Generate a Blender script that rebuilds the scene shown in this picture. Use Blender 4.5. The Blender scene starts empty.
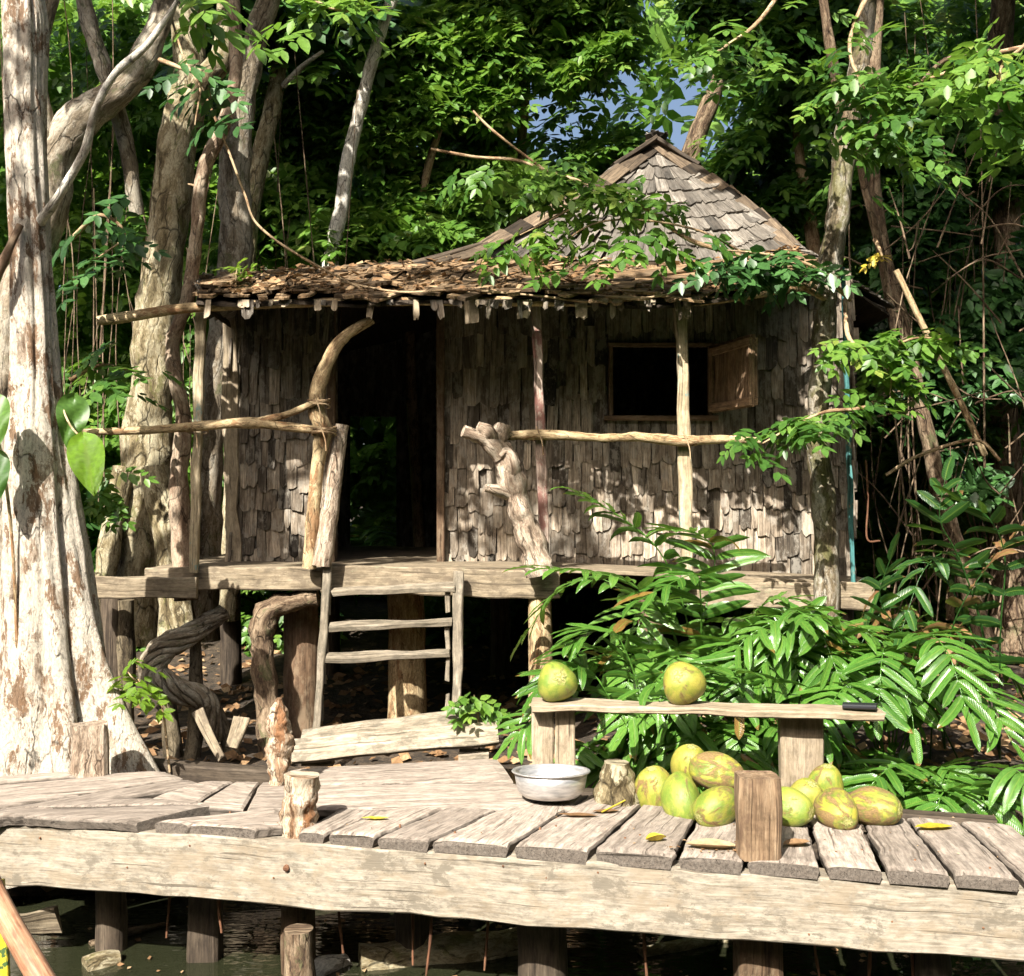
import bpy, math, random
import numpy as np
from mathutils import Vector, noise, Matrix

# ------------------------------------------------------------------ camera, world, sun, exposure
S = bpy.context.scene
COL = S.collection
F, HY, EZ = 1100.0, 500.0, 1.36          # focal length in px, horizon row, eye height above the deck
cam = bpy.data.cameras.new('camera'); camo = bpy.data.objects.new('camera', cam); COL.objects.link(camo)
cam.sensor_width = 36; cam.lens = F / 1024 * 36; cam.shift_y = (HY - 488) / 1024
cam.clip_start = 0.05; cam.clip_end = 2000
camo.location = (0, 0, EZ); camo.rotation_euler = (math.radians(90), 0, 0)
S.camera = camo
SUN = Vector((-0.34, -0.80, 0.77)).normalized()
w = bpy.data.worlds.new('World'); S.world = w; w.use_nodes = True
nt = w.node_tree; bg = nt.nodes['Background']; bg.inputs[1].default_value = 0.075
sky = nt.nodes.new('ShaderNodeTexSky'); sky.sky_type = 'NISHITA'; sky.sun_disc = False
sky.sun_elevation = math.asin(SUN.z); sky.sun_rotation = math.atan2(SUN.x, SUN.y)
sky.air_density = 1.0; sky.dust_density = 6.0
nt.links.new(sky.outputs[0], bg.inputs[0])
sun = bpy.data.lights.new('sun', 'SUN'); sun.energy = 5.0; sun.angle = math.radians(0.5); sun.color = (1, 0.95, 0.86)
so = bpy.data.objects.new('sun', sun); COL.objects.link(so); so.rotation_euler = SUN.to_track_quat('Z', 'Y').to_euler()
so.location = (-8, -12, 20)
vs = S.view_settings; vs.view_transform = 'Standard'; vs.look = 'None'; vs.exposure = 1.35; vs.gamma = 1; vs.use_curve_mapping = False
cy = S.cycles; cy.max_bounces = 6; cy.diffuse_bounces = 1; cy.glossy_bounces = 2; cy.transmission_bounces = 4
cy.transparent_max_bounces = 4; cy.use_denoising = True; cy.caustics_reflective = False; cy.caustics_refractive = False

# ------------------------------------------------------------------ helpers
def V(px, py, Y): return Vector(((px - 512) / F * Y, Y, EZ + (HY - py) / F * Y))
def D(px, py, z=0.0):
    Y = (EZ - z) * F / (py - HY); return Vector(((px - 512) / F * Y, Y, z))
def N3(p, s=1.0, o=0.0): return noise.noise((p[0]*s + o, p[1]*s - o*0.7, p[2]*s + o*1.3))

class MB:
    def __init__(s): s.v = []; s.f = []; s.g = []; s.r = []; s.sm = []
    def add(s, vs, fs, gs, r, smooth=False):
        b = len(s.v); s.v += [tuple(v) for v in vs]; s.g += [tuple(g) for g in gs]
        s.r += [r] * len(vs) if not isinstance(r, (list, tuple)) else list(r)
        s.f += [tuple(b + i for i in f) for f in fs]; s.sm += [smooth] * len(fs)
    def build(s, name, mat, parent=None):
        me = bpy.data.meshes.new(name); me.from_pydata(s.v, [], s.f)
        a = me.attributes.new('gc', 'FLOAT_VECTOR', 'POINT'); a.data.foreach_set('vector', np.array(s.g, dtype=np.float32).ravel())
        a = me.attributes.new('rnd', 'FLOAT', 'POINT'); a.data.foreach_set('value', np.array(s.r, dtype=np.float32))
        me.polygons.foreach_set('use_smooth', s.sm)
        me.materials.append(mat); me.update()
        o = bpy.data.objects.new(name, me); COL.objects.link(o)
        if parent: adopt(o, parent)
        return o
def adopt(o, parent):
    o.parent = parent; o.matrix_parent_inverse = parent_world(parent).inverted()
def parent_world(p):
    m = Matrix.LocRotScale(p.location, p.rotation_euler, p.scale)
    if p.parent: m = parent_world(p.parent) @ p.matrix_parent_inverse @ m
    return m
def empty(name, loc, label, cat, group=None, rz=0):
    o = bpy.data.objects.new(name, None); o.empty_display_size = 0.1; o.location = loc; o.rotation_euler = (0, 0, rz)
    COL.objects.link(o); return tag(o, label, cat, group)
def tag(o, label, cat, group=None, kind=None):
    if label: o['label'] = label
    if cat: o['category'] = cat
    if group: o['group'] = group
    if kind: o['kind'] = kind
    return o

def cr(pts, n):
    """Catmull-Rom through rows (any dimension), n samples a span"""
    P = [np.array(p, dtype=float) for p in pts]; P = [2*P[0]-P[1]] + P + [2*P[-1]-P[-2]]
    out = []
    for i in range(1, len(P)-2):
        for k in range(n):
            t = k/n; a, b, c, d = P[i-1], P[i], P[i+1], P[i+2]
            out.append(0.5*((2*b)+(-a+c)*t+(2*a-5*b+4*c-d)*t*t+(-a+3*b-3*c+d)*t**3))
    out.append(P[-2]); return out

def tube(mb, pts, rad, sides=10, n=6, rough=0.12, fr=6.0, seed=0, r=None, flute=0, cap=True, ridge=0.0):
    rows = cr([tuple(p) + (q,) for p, q in zip(pts, rad)], n)
    P = [Vector(q[:3]) for q in rows]; R = [max(0.0008, q[3]) for q in rows]
    rr = random.Random(seed); r = rr.random() if r is None else r
    T = (P[1]-P[0]).normalized(); U = T.orthogonal().normalized(); L = 0
    vs, gs, fs = [], [], []; ph = rr.random()*6
    for i, p in enumerate(P):
        t = (P[min(i+1, len(P)-1)] - P[max(i-1, 0)]); t = t.normalized() if t.length > 1e-9 else T
        U = (U - t*U.dot(t)); U = U.normalized() if U.length > 1e-6 else t.orthogonal().normalized()
        W = t.cross(U)
        if i: L += (p-P[i-1]).length
        for k in range(sides):
            a = 2*math.pi*k/sides; d = U*math.cos(a) + W*math.sin(a)
            q = p + d*R[i]
            m = 1 + rough*2*N3(q, fr, seed*3.1) + (rough*1.2*N3(q, fr*3, seed) if sides > 12 else 0)
            if flute: m += flute*math.sin(3*a+ph)*0.5 + flute*0.5*math.sin(5*a+ph*2+L)
            if ridge: m += ridge*abs(noise.noise((math.cos(a)*3.2+seed, math.sin(a)*3.2, L*1.5/max(R[0], .05)*.1)))
            vs.append(p + d*R[i]*m); gs.append((L, math.cos(a)*R[i]+seed*.37, math.sin(a)*R[i]))
    for i in range(len(P)-1):
        for k in range(sides):
            a, b = i*sides+k, i*sides+(k+1) % sides
            fs.append((a, b, b+sides, a+sides))
    mb.add(vs, fs, gs, r, True)
    if cap:
        for e, c in ((0, -1), (len(P)-1, 1)):
            ring = vs[e*sides:(e+1)*sides]; cen = sum((Vector(x) for x in ring), Vector())/sides
            f = [(k, (k+1) % sides, sides) if c > 0 else ((k+1) % sides, k, sides) for k in range(sides)]
            mb.add(ring+[cen], f, [(v[0]*.3, v[1], v[2]) for v in ring+[cen]], r)

def plank(mb, a, b, w, t, up=(0, 0, 1), rnd=None, seed=0, seg=10, wob=0.006, ch=0.12, w2=None, sag=0):
    """a sawn or split board from a to b (centre line of its body)"""
    a, b = Vector(a), Vector(b); rr = random.Random(seed); rnd = rr.random() if rnd is None else rnd
    T = (b-a).normalized(); up = Vector(up); S_ = T.cross(up).normalized(); U = S_.cross(T)
    L = (b-a).length; w2 = w if w2 is None else w2; c = min(w, t)*ch; vs, gs, fs = [], [], []
    off = rr.random()*30
    for i in range(seg+1):
        s = i/seg; p = a.lerp(b, s) - U*sag*4*s*(1-s); ww = (w*(1-s)+w2*s)/2; tt = t/2
        for (x, y) in ((-ww, -tt+c), (-ww, tt-c), (-ww+c, tt), (ww-c, tt), (ww, tt-c), (ww, -tt+c), (ww-c, -tt), (-ww+c, -tt)):
            q = p + S_*x + U*y
            j = wob*1.6
            q = q + S_*j*noise.noise((s*L*5+off, x*9, y*9)) + U*j*noise.noise((s*L*4+off+9, x*11, y*5))
            if i in (0, seg): q = q + T*wob*1.5*noise.noise((x*30+off, y*20, i))
            vs.append(q); gs.append((s*L+off, x+off*.1, y))
    for i in range(seg):
        for k in range(8):
            A, B = i*8+k, i*8+(k+1) % 8; fs.append((B, A, A+8, B+8))
    fs.append(tuple(range(8))); fs.append(tuple(reversed(range(seg*8, seg*8+8))))
    mb.add(vs, fs, gs, rnd)

def slab(mb, q, t, n=14, seed=0, rnd=None, m=4, wob=0.006):
    """deck board: top quad a-b (one end) .. d-c (other end), thickness t downward; rough edges"""
    a, b, c, d = [Vector(x) for x in q]; rr = random.Random(seed); rnd = rr.uniform(.45, 1) if rnd is None else rnd; off = rr.random()*40
    L = ((a-d).length+(b-c).length)/2; W = ((a-b).length + (c-d).length)/2; vs, gs, fs = [], [], []
    for i in range(n+1):
        s = i/n; l = a.lerp(d, s); r_ = b.lerp(c, s); ac = (r_-l).normalized(); al = (d-a).normalized()
        el = wob*1.5*noise.noise((s*L*6+off, 0, 0)) + wob*1.5*noise.noise((s*L*25+off, 0, 3)); er = wob*1.5*noise.noise((s*L*6+off, 7, 0)) + wob*1.5*noise.noise((s*L*25+off, 7, 3))
        l = l + ac*el; r_ = r_ + ac*er; row = []
        for k in range(m+1):
            u = k/m; p = l.lerp(r_, u)
            p.z += wob*.5*noise.noise((p.x*5, p.y*5, off)) - (0.006 if k in (0, m) else 0) - (0.008 if i in (0, n) else 0)
            if i in (0, n): p = p + al*wob*2.2*noise.noise((u*W*14+off, i, 2))
            row.append(p)
        bot = [Vector((p.x, p.y, p.z-t*(.9+.2*noise.noise((p.x*9, p.y*9, off))))) for p in (row[0]+ac*.004, row[-1]-ac*.004)]
        mid = [row[0]-ac*.005+Vector((0, 0, -.012)), row[-1]+ac*.005+Vector((0, 0, -.012))]
        allp = [mid[0]] + row + [mid[1], bot[1], bot[0]]
        for p in allp:
            vs.append(p); gs.append((s*L+off, (p-l).dot(ac)+off*.13, p.z))
    K = m+5
    for i in range(n):
        for k in range(K):
            A, B = i*K+k, i*K+(k+1) % K; fs.append((A, B, B+K, A+K))
    rn = ([.0]+[rnd]*(m+1)+[.0, .0, .0])*(n+1)  # board sides coloured darker so the gaps look shaded
    mb.add(vs, fs, gs, rn)
    for e, o_ in ((0, -1), (n*K, 1)):      # sawn ends, greyer than the faces
        ring = vs[e:e+K]; mb.add(ring, [tuple(range(K)) if o_ > 0 else tuple(reversed(range(K)))], [(v.z*.4+off, v.x*3, v.z*3) for v in ring], 0.0)

# ------------------------------------------------------------------ materials
class NT:
    def __init__(s, name):
        s.m = bpy.data.materials.new(name); s.m.use_nodes = True; s.t = s.m.node_tree
        s.b = s.t.nodes['Principled BSDF']; s.out = s.t.nodes['Material Output']
    def n(s, typ, **k):
        x = s.t.nodes.new(typ)
        for a, v in k.items():
            if a.startswith('i_'): x.inputs[int(a[2:])].default_value = v
            else: setattr(x, a, v)
        return x
    def l(s, a, b): s.t.links.new(a, b)
    def attr(s, name, vec=True):
        return s.n('ShaderNodeAttribute', attribute_name=name).outputs['Vector' if vec else 'Fac']
    def map(s, src, sc):
        x = s.n('ShaderNodeMapping'); x.inputs['Scale'].default_value = sc; s.l(src, x.inputs[0]); return x.outputs[0]
    def noise(s, src, scale, detail=4, rough=.6, dist=0):
        x = s.n('ShaderNodeTexNoise'); x.inputs['Scale'].default_value = scale; x.inputs['Detail'].default_value = detail
        x.inputs['Roughness'].default_value = rough; x.inputs['Distortion'].default_value = dist; s.l(src, x.inputs['Vector']); return x.outputs[0]
    def ramp(s, src, stops, interp='LINEAR'):
        x = s.n('ShaderNodeValToRGB'); x.color_ramp.interpolation = interp; e = x.color_ramp.elements
        while len(e) < len(stops): e.new(.5)
        for q, (p, c) in zip(e, stops): q.position = p; q.color = (tuple(c)+(1,))[:4] if isinstance(c, (tuple, list)) else (c, c, c, 1)
        s.l(src, x.inputs[0]); return x.outputs[0]
    def mix(s, f, a, b, mode='MIX'):
        x = s.n('ShaderNodeMix', data_type='RGBA', blend_type=mode); x.clamp_result = False
        for i, v in ((0, f), (6, a), (7, b)):
            if isinstance(v, (int, float)): x.inputs[i].default_value = v
            elif isinstance(v, (tuple, list)): x.inputs[i].default_value = (tuple(v)+(1,))[:4]
            else: s.l(v, x.inputs[i])
        return x.outputs[2]
    def math(s, op, a, b=0.0):
        x = s.n('ShaderNodeMath', operation=op)
        for i, v in ((0, a), (1, b)):
            if isinstance(v, (int, float)): x.inputs[i].default_value = v
            else: s.l(v, x.inputs[i])
        return x.outputs[0]
    def bump(s, h, dist, strength=1.0):
        x = s.n('ShaderNodeBump'); x.inputs['Distance'].default_value = dist; x.inputs['Strength'].default_value = strength
        s.l(h, x.inputs['Height']); s.l(x.outputs[0], s.b.inputs['Normal'])

def wood(name, dark, mid, light, rough=.8, spread=.5, stain=None, stain_amt=.5, bump=.004, crack=.55, gx=1.0, patch=None, patch_thr=.55, patch_scale=3.0):
    n = NT(name); g = n.attr('gc'); r = n.attr('rnd', False)
    fib = n.noise(n.map(g, (4.0*gx, 75, 75)), 1.5, 7, .68, .12)
    bnd = n.noise(n.map(g, (1.6*gx, 16, 16)), 1.4, 5, .62, .15)
    mot = n.noise(n.map(g, (9, 22, 22)), 1.6, 8, .72, .1)
    f = n.math('ADD', n.math('MULTIPLY', fib, .55), n.math('MULTIPLY', bnd, .45))
    c = n.ramp(f, [(.36, dark), (.5, mid), (.64, light)])
    c = n.mix(1, c, n.ramp(r, [(0, 1-spread), (1, 1+spread*.5)]), 'MULTIPLY')
    c = n.mix(1, c, n.ramp(mot, [(.36, .62), (.52, 1.0), (.68, 1.2)]), 'MULTIPLY')
    cr_ = n.noise(n.map(g, (1.6*gx, 55, 55)), 1.0, 3, .5, .1)
    ck = n.ramp(cr_, [(.335, 0), (.365, 1)])
    c = n.mix(1, c, n.mix(crack, (1, 1, 1), n.mix(ck, (.12, .10, .08), (1, 1, 1))), 'MULTIPLY')
    if stain:
        st = n.noise(n.map(g, (3.0, 5, 5)), 2.2, 9, .74, .2)
        c = n.mix(n.math('MULTIPLY', n.ramp(st, [(.5, 0), (.58, 1)]), stain_amt), c, stain)
    if patch:
        pt = n.noise(n.map(g, (1.6, 2.6, 2.6)), patch_scale, 10, .78, .15)
        c = n.mix(n.math('MULTIPLY', n.ramp(pt, [(patch_thr, 0), (patch_thr+.05, 1)]), .85), c, patch)
    n.l(c, n.b.inputs['Base Color']); n.b.inputs['Roughness'].default_value = rough; n.b.inputs['Specular IOR Level'].default_value = .25
    h = n.math('ADD', n.math('MULTIPLY', fib, .5), n.math('ADD', n.math('MULTIPLY', ck, .6), n.math('MULTIPLY', bnd, .6)))
    n.bump(h, bump); return n.m

def bark(name, dark, mid, light, green=None, gthr=.56, bump=.02, sx=4.0, sy=9.0, rough=.85, red=None, lthr=.5, ck=.42):
    n = NT(name); g0 = n.attr('gc'); wn = n.n('ShaderNodeTexNoise'); wn.inputs['Scale'].default_value = 9; wn.inputs['Detail'].default_value = 5; n.l(g0, wn.inputs['Vector'])
    va = n.n('ShaderNodeVectorMath', operation='MULTIPLY_ADD'); n.l(wn.outputs['Color'], va.inputs[0]); va.inputs[1].default_value = (.14, .05, .05); n.l(g0, va.inputs[2]); g = va.outputs[0]
    a = n.noise(n.map(g, (sx*.7, sy, sy)), 1.6, 9, .74, .2); p = n.noise(n.map(g, (1.6, 3.0, 3.0)), 2.4, 10, .76, .2)
    fine = n.noise(n.map(g, (26, 60, 60)), 1.5, 6, .75, .1)
    c = n.ramp(a, [(.38, dark), (.48, mid), (.58, light)])
    c = n.mix(n.ramp(p, [(lthr, 0), (lthr+.025, 1)]), c, light)
    if red:
        q = n.noise(n.map(g, (2.0, 6, 6)), 1.7, 9, .74, .2); c = n.mix(n.ramp(q, [(.54, 0), (.57, .9)]), c, red)
    if green:
        q = n.noise(n.map(g, (2.5, 4, 4)), 1.9, 8, .74, .2); c = n.mix(n.ramp(q, [(gthr, 0), (gthr+.06, .7)]), c, green)
    c = n.mix(.85, c, n.ramp(fine, [(.34, .4), (.5, 1), (.68, 1.35)]), 'MULTIPLY')
    vo = n.n('ShaderNodeTexVoronoi', feature='DISTANCE_TO_EDGE'); vo.inputs['Scale'].default_value = 1.0; n.l(n.map(g, (sx*1.1, sy*1.7, sy*1.7)), vo.inputs['Vector'])
    msk = n.ramp(n.noise(g, 5, 4), [(ck, 0), (ck+.12, 1)])
    vr = n.mix(msk, (1, 1, 1), n.ramp(vo.outputs['Distance'], [(.0, .22), (.05, 1)]))
    c = n.mix(1, c, vr, 'MULTIPLY')
    n.l(c, n.b.inputs['Base Color']); n.b.inputs['Roughness'].default_value = rough; n.b.inputs['Specular IOR Level'].default_value = .15
    h = n.math('ADD', n.math('MULTIPLY', a, .9), n.math('ADD', n.math('MULTIPLY', fine, .35), n.math('MULTIPLY', vr, .35)))
    n.bump(h, bump*1.3); return n.m

def leafmat(name, stops, rough=.4, trans=.3, tcol=(.25, .45, .04), spec=.5, vein=False):
    n = NT(name); r = n.attr('rnd', False); c = n.ramp(r, stops)
    g = n.attr('gc'); q = n.noise(g, 7, 3); c = n.mix(1, c, n.ramp(q, [(.3, .7), (.7, 1.25)]), 'MULTIPLY')
    if vein:
        w_ = n.n('ShaderNodeSeparateXYZ'); n.l(g, w_.inputs[0]); ab = n.math('ABSOLUTE', w_.outputs[1])
        c = n.mix(n.ramp(ab, [(.02, .55), (.07, 0)]), c, (.20, .30, .05))
        sv = n.math('SINE', n.math('MULTIPLY', n.math('ADD', w_.outputs[0], n.math('MULTIPLY', ab, .12)), 160))
        n.bump(sv, .0012, .8)
    n.l(c, n.b.inputs['Base Color']); n.b.inputs['Roughness'].default_value = rough; n.b.inputs['Specular IOR Level'].default_value = spec
    t = n.n('ShaderNodeBsdfTranslucent'); n.l(n.mix(1, c, tcol+(1,), 'MULTIPLY') if False else n.mix(.5, c, tcol), t.inputs[0])
    mx = n.n('ShaderNodeMixShader', i_0=trans); n.l(n.b.outputs[0], mx.inputs[1]); n.l(t.outputs[0], mx.inputs[2]); n.l(mx.outputs[0], n.out.inputs[0])
    return n.m

M = {}
M['deck'] = wood('weathered_deck', (.13, .105, .084), (.29, .243, .20), (.40, .345, .29), stain=(.16, .13, .105), stain_amt=.35, spread=.55, bump=.005)
M['beam'] = wood('pale_beam', (.18, .148, .108), (.29, .253, .198), (.38, .34, .275), stain=(.24, .19, .13), stain_amt=.6, spread=.1, bump=.003, crack=.55, patch=(.15, .13, .10), patch_thr=.535, patch_scale=3.4)
M['board'] = wood('sunbleached_board', (.19, .145, .095), (.33, .265, .185), (.44, .37, .27), stain=(.20, .16, .10), stain_amt=.4, spread=.25)
M['stub'] = wood('red_brown_stub', (.10, .06, .035), (.24, .16, .095), (.38, .28, .18), spread=.3, stain=(.10, .06, .04), stain_amt=.5)
M['barkmot'] = bark('mottled_grey_bark', (.06, .05, .03), (.155, .12, .075), (.36, .33, .27), green=(.12, .115, .045), bump=.012, sx=3, sy=8, lthr=.57, gthr=.5)
M['slim'] = bark('smooth_brown_bark', (.12, .075, .05), (.25, .175, .12), (.38, .30, .22), bump=.006, sx=4, sy=9, lthr=.55)
M['ladder'] = wood('grey_ladder_wood', (.12, .10, .07), (.25, .21, .155), (.38, .33, .26), spread=.35, stain=(.09, .08, .06), stain_amt=.6)
M['hutbeam'] = wood('hut_beam', (.13, .10, .065), (.25, .20, .135), (.35, .29, .205), stain=(.11, .085, .06), stain_amt=.6, spread=.15, patch=(.22,.22,.14), patch_thr=.6)
M['shingle'] = wood('grey_brown_shingle', (.078, .057, .040), (.25, .20, .148), (.53, .45, .35), spread=.9, stain=(.36, .33, .28), stain_amt=.5, crack=.5, bump=.004)
M['roofsh'] = wood('grey_roof_shingle', (.07, .06, .048), (.17, .15, .125), (.29, .265, .23), spread=.7, stain=(.10, .085, .07), stain_amt=.5)
M['roofold'] = wood('brown_roof_shingle', (.09, .055, .03), (.25, .16, .085), (.44, .33, .21), spread=.85, stain=(.08, .06, .04), stain_amt=.6)
M['darkwood'] = wood('dark_wood', (.035, .026, .02), (.08, .06, .042), (.14, .11, .08), spread=.4)
M['stilt'] = wood('brown_stilt', (.085, .05, .028), (.16, .10, .06), (.26, .175, .11), spread=.5, stain=(.30, .24, .16), stain_amt=.3)
M['cappatch'] = wood('ridge_board', (.04, .03, .022), (.11, .08, .052), (.20, .15, .10), spread=.9, patch=(.30, .21, .04), patch_thr=.66)
M['redpost'] = wood('red_painted_post', (.16, .11, .085), (.33, .25, .20), (.48, .40, .34), patch=(.20, .085, .07), patch_thr=.50, patch_scale=2.5, spread=.1)
M['greenpost'] = wood('green_edged_post', (.20, .15, .09), (.38, .31, .20), (.52, .45, .33), patch=(.16, .27, .25), patch_thr=.56, spread=.1)
M['teal'] = wood('turquoise_pole', (.03, .09, .09), (.06, .19, .185), (.12, .28, .26), patch=(.30, .24, .16), patch_thr=.56)
M['pole'] = bark('peeled_branch', (.16, .10, .055), (.33, .24, .13), (.48, .37, .22), bump=.004, sx=4, sy=14, lthr=.52, red=(.25, .14, .07))
M['driftwood'] = bark('driftwood', (.17, .12, .085), (.34, .26, .19), (.50, .42, .33), bump=.012, sx=4, sy=16, lthr=.56)
M['barkpale'] = bark('pale_flaking_bark', (.15, .10, .065), (.36, .29, .22), (.58, .52, .43), red=(.19, .11, .06), bump=.026, sx=3.5, sy=7, lthr=.455, ck=.52)
M['barkgold'] = bark('mossy_gold_bark', (.085, .065, .035), (.23, .185, .105), (.42, .37, .25), green=(.15, .15, .05), bump=.02, sx=3, sy=6, lthr=.53)
M['barkgrey'] = bark('grey_bark', (.10, .08, .055), (.23, .185, .13), (.38, .34, .27), green=(.12, .13, .06), bump=.012, sx=3, sy=8, lthr=.54)
M['barkwhite'] = bark('whitish_bark', (.22, .19, .15), (.42, .385, .32), (.62, .59, .52), bump=.006, sx=4, sy=10)
M['barkdark'] = bark('brown_bark', (.06, .04, .028), (.14, .095, .06), (.28, .21, .14), green=(.10, .11, .05), bump=.01, sx=4, sy=12, lthr=.62)
M['twig'] = bark('dry_twig', (.14, .08, .045), (.28, .18, .10), (.42, .31, .19), bump=.002, sx=6, sy=20)
M['root'] = bark('wet_root', (.05, .038, .025), (.12, .095, .06), (.22, .18, .12), bump=.012, sx=3, sy=12, lthr=.6)
M['rotten'] = bark('rotten_stump', (.14, .075, .04), (.36, .24, .15), (.58, .48, .36), bump=.018, sx=5, sy=16, lthr=.52, red=(.27, .13, .06))
G = leafmat
M['leaf'] = G('broad_leaf', [(0, (.018, .06, .012)), (.45, (.05, .13, .022)), (.8, (.10, .21, .035)), (1, (.14, .25, .045))], rough=.42, trans=.38, spec=.5)
M['leafbright'] = G('leaf_painted_sunlit', [(0, (.04, .11, .018)), (.5, (.105, .22, .03)), (.9, (.19, .32, .055)), (1, (.24, .30, .06))], rough=.42, trans=.42, spec=.5)  # yellower leaf green, lifted further to stand for sunlight
M['leafdark'] = G('leaf_painted_shaded', [(0, (.02, .06, .016)), (.5, (.04, .105, .028)), (1, (.075, .18, .045))], rough=.4, trans=.22, tcol=(.1, .3, .03))  # darker copy of the leaf green, standing for shade
M['canopy'] = G('canopy_leaf', [(0, (.012, .04, .010)), (1, (.04, .12, .02))], rough=.5, trans=.15)  # leaves of the unseen crowns and banks that shade the scene
M['fern'] = G('fern_pinna', [(0, (.04, .12, .018)), (.5, (.085, .21, .03)), (.93, (.13, .28, .045)), (.94, (.20, .14, .03)), (1, (.24, .12, .04))], rough=.24, trans=.25, spec=.75, vein=True)
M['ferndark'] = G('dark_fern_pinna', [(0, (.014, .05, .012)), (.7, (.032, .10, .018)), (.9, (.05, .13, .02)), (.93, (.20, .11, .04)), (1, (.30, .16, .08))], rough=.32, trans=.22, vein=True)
M['yellowleaf'] = G('yellow_leaf', [(0, (.48, .34, .03)), (1, (.62, .50, .06))], rough=.5, trans=.2, tcol=(.6, .5, .05))
M['dryleaf'] = G('dry_leaf', [(0, (.12, .065, .03)), (.6, (.27, .16, .08)), (1, (.46, .33, .19))], rough=.8, trans=.12, tcol=(.4, .25, .1), spec=.2)
M['limeleaf'] = G('lime_leaf', [(0, (.13, .27, .02)), (1, (.22, .38, .03))], rough=.35, trans=.35, tcol=(.4, .6, .05), vein=True)

# ------------------------------------------------------------------ leaf clouds
def quat_frames(rng, n, droop=(.0, .35), tilt=.5, yaw=None):
    yaw = rng.uniform(0, 2*math.pi, n) if yaw is None else yaw
    pt = rng.uniform(droop[0], droop[1], n)
    X = np.stack([np.cos(yaw)*np.cos(pt), np.sin(yaw)*np.cos(pt), -np.sin(pt)], 1)
    up = np.stack([rng.normal(-.2, tilt, n), rng.normal(-.8, tilt, n), np.ones(n)], 1)
    Yv = np.cross(up, X); Yv /= np.linalg.norm(Yv, axis=1)[:, None]; Z = np.cross(X, Yv)
    return np.stack([X, Yv, Z], 2)      # columns
JR = random.Random(1)
def spray_template(pairs=5, ll=.34, lw=.15, rng=None, fine=True, alt=.5, bend=.25):
    """pinnate spray along +x; returns verts (n,3), uv (n,3), faces list, leaf id"""
    v, g, f, lid = [], [], [], []; k = 0
    def leaf(base, dr, side, L, Wd, nz):
        nonlocal k
        b = len(v); pr = [(0, 0, 0), (.30, .46, .0), (.68, .36, -.03), (1, 0, -.10), (.68, -.36, -.03), (.30, -.46, .0), (.5, 0, -.14*Wd/L if fine else -.05)]
        for (s, t, z) in pr:
            p = base + dr*(s*L) + side*(t*Wd) + np.array([0, 0, z*L])
            v.append(p); g.append((s, t*.4, k*.31)); lid.append(k)
        f.append((b, b+5, b+4, b+3, b+6)); f.append((b, b+6, b+3, b+2, b+1)); k += 1
    for i in range(pairs):
        x = .18 + .72*i/max(1, pairs-1); L = ll*(.75+.5*math.sin(math.pi*(.25+.6*i/pairs)))
        for sgn in (1, -1):
            a = math.radians(62 - 14*i/pairs + JR.uniform(-14, 14))*sgn; L *= JR.uniform(.8, 1.2)
            dr = np.array([math.cos(a), math.sin(a), JR.uniform(-.4, .15)]); sd = np.array([-math.sin(a), math.cos(a), 0])
            leaf(np.array([x+(0.05*sgn if alt else 0), 0, -bend*x*x]), dr, sd, L, lw*(L/ll), 0)
    leaf(np.array([.95, 0, -bend*.9]), np.array([1, 0, -.3]), np.array([0, 1, 0.]), ll*1.05, lw, 0)
    return np.array(v), np.array(g), f, np.array(lid)
def cloud_mesh(name, mat, C, Rm, sc, rng, tpl, parent=None, base=None, jit=.25):
    tv, tg, tf, lid = tpl; n = len(C); m = len(tv)
    vv = np.einsum('nij,mj->nmi', Rm, tv)*sc[:, None, None] + C[:, None, :]
    nl = lid.max()+1; lr = rng.uniform(-jit, jit, (n, nl)); br = rng.uniform(.15, .85, n) if base is None else base
    rn = np.clip(br[:, None] + lr[:, lid], 0, 1)
    gc = np.broadcast_to(tg[None], (n, m, 3)).copy(); gc[:, :, 2] += rng.uniform(0, 50, n)[:, None]
    fl = np.array([len(x) for x in tf]); flat = np.concatenate([np.array(x) for x in tf])
    loops = (flat[None, :] + (np.arange(n)*m)[:, None]).ravel()
    tot = np.tile(fl, n); start = np.concatenate([[0], np.cumsum(tot)[:-1]])
    me = bpy.data.meshes.new(name); me.vertices.add(n*m); me.vertices.foreach_set('co', vv.astype(np.float32).ravel())
    me.loops.add(len(loops)); me.loops.foreach_set('vertex_index', loops.astype(np.int32))
    me.polygons.add(len(tot)); me.polygons.foreach_set('loop_start', start.astype(np.int32)); me.polygons.foreach_set('loop_total', tot.astype(np.int32))
    me.update(calc_edges=True)
    a = me.attributes.new('gc', 'FLOAT_VECTOR', 'POINT'); a.data.foreach_set('vector', gc.astype(np.float32).ravel())
    a = me.attributes.new('rnd', 'FLOAT', 'POINT'); a.data.foreach_set('value', rn.astype(np.float32).ravel())
    me.materials.append(mat); me.validate()
    o = bpy.data.objects.new(name, me); COL.objects.link(o)
    if parent: adopt(o, parent)
    return o
R0 = np.random.default_rng(5)
T5 = spray_template(4, .34, .19); T3 = spray_template(2, .5, .26); T7 = spray_template(7, .30, .12)
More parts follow.
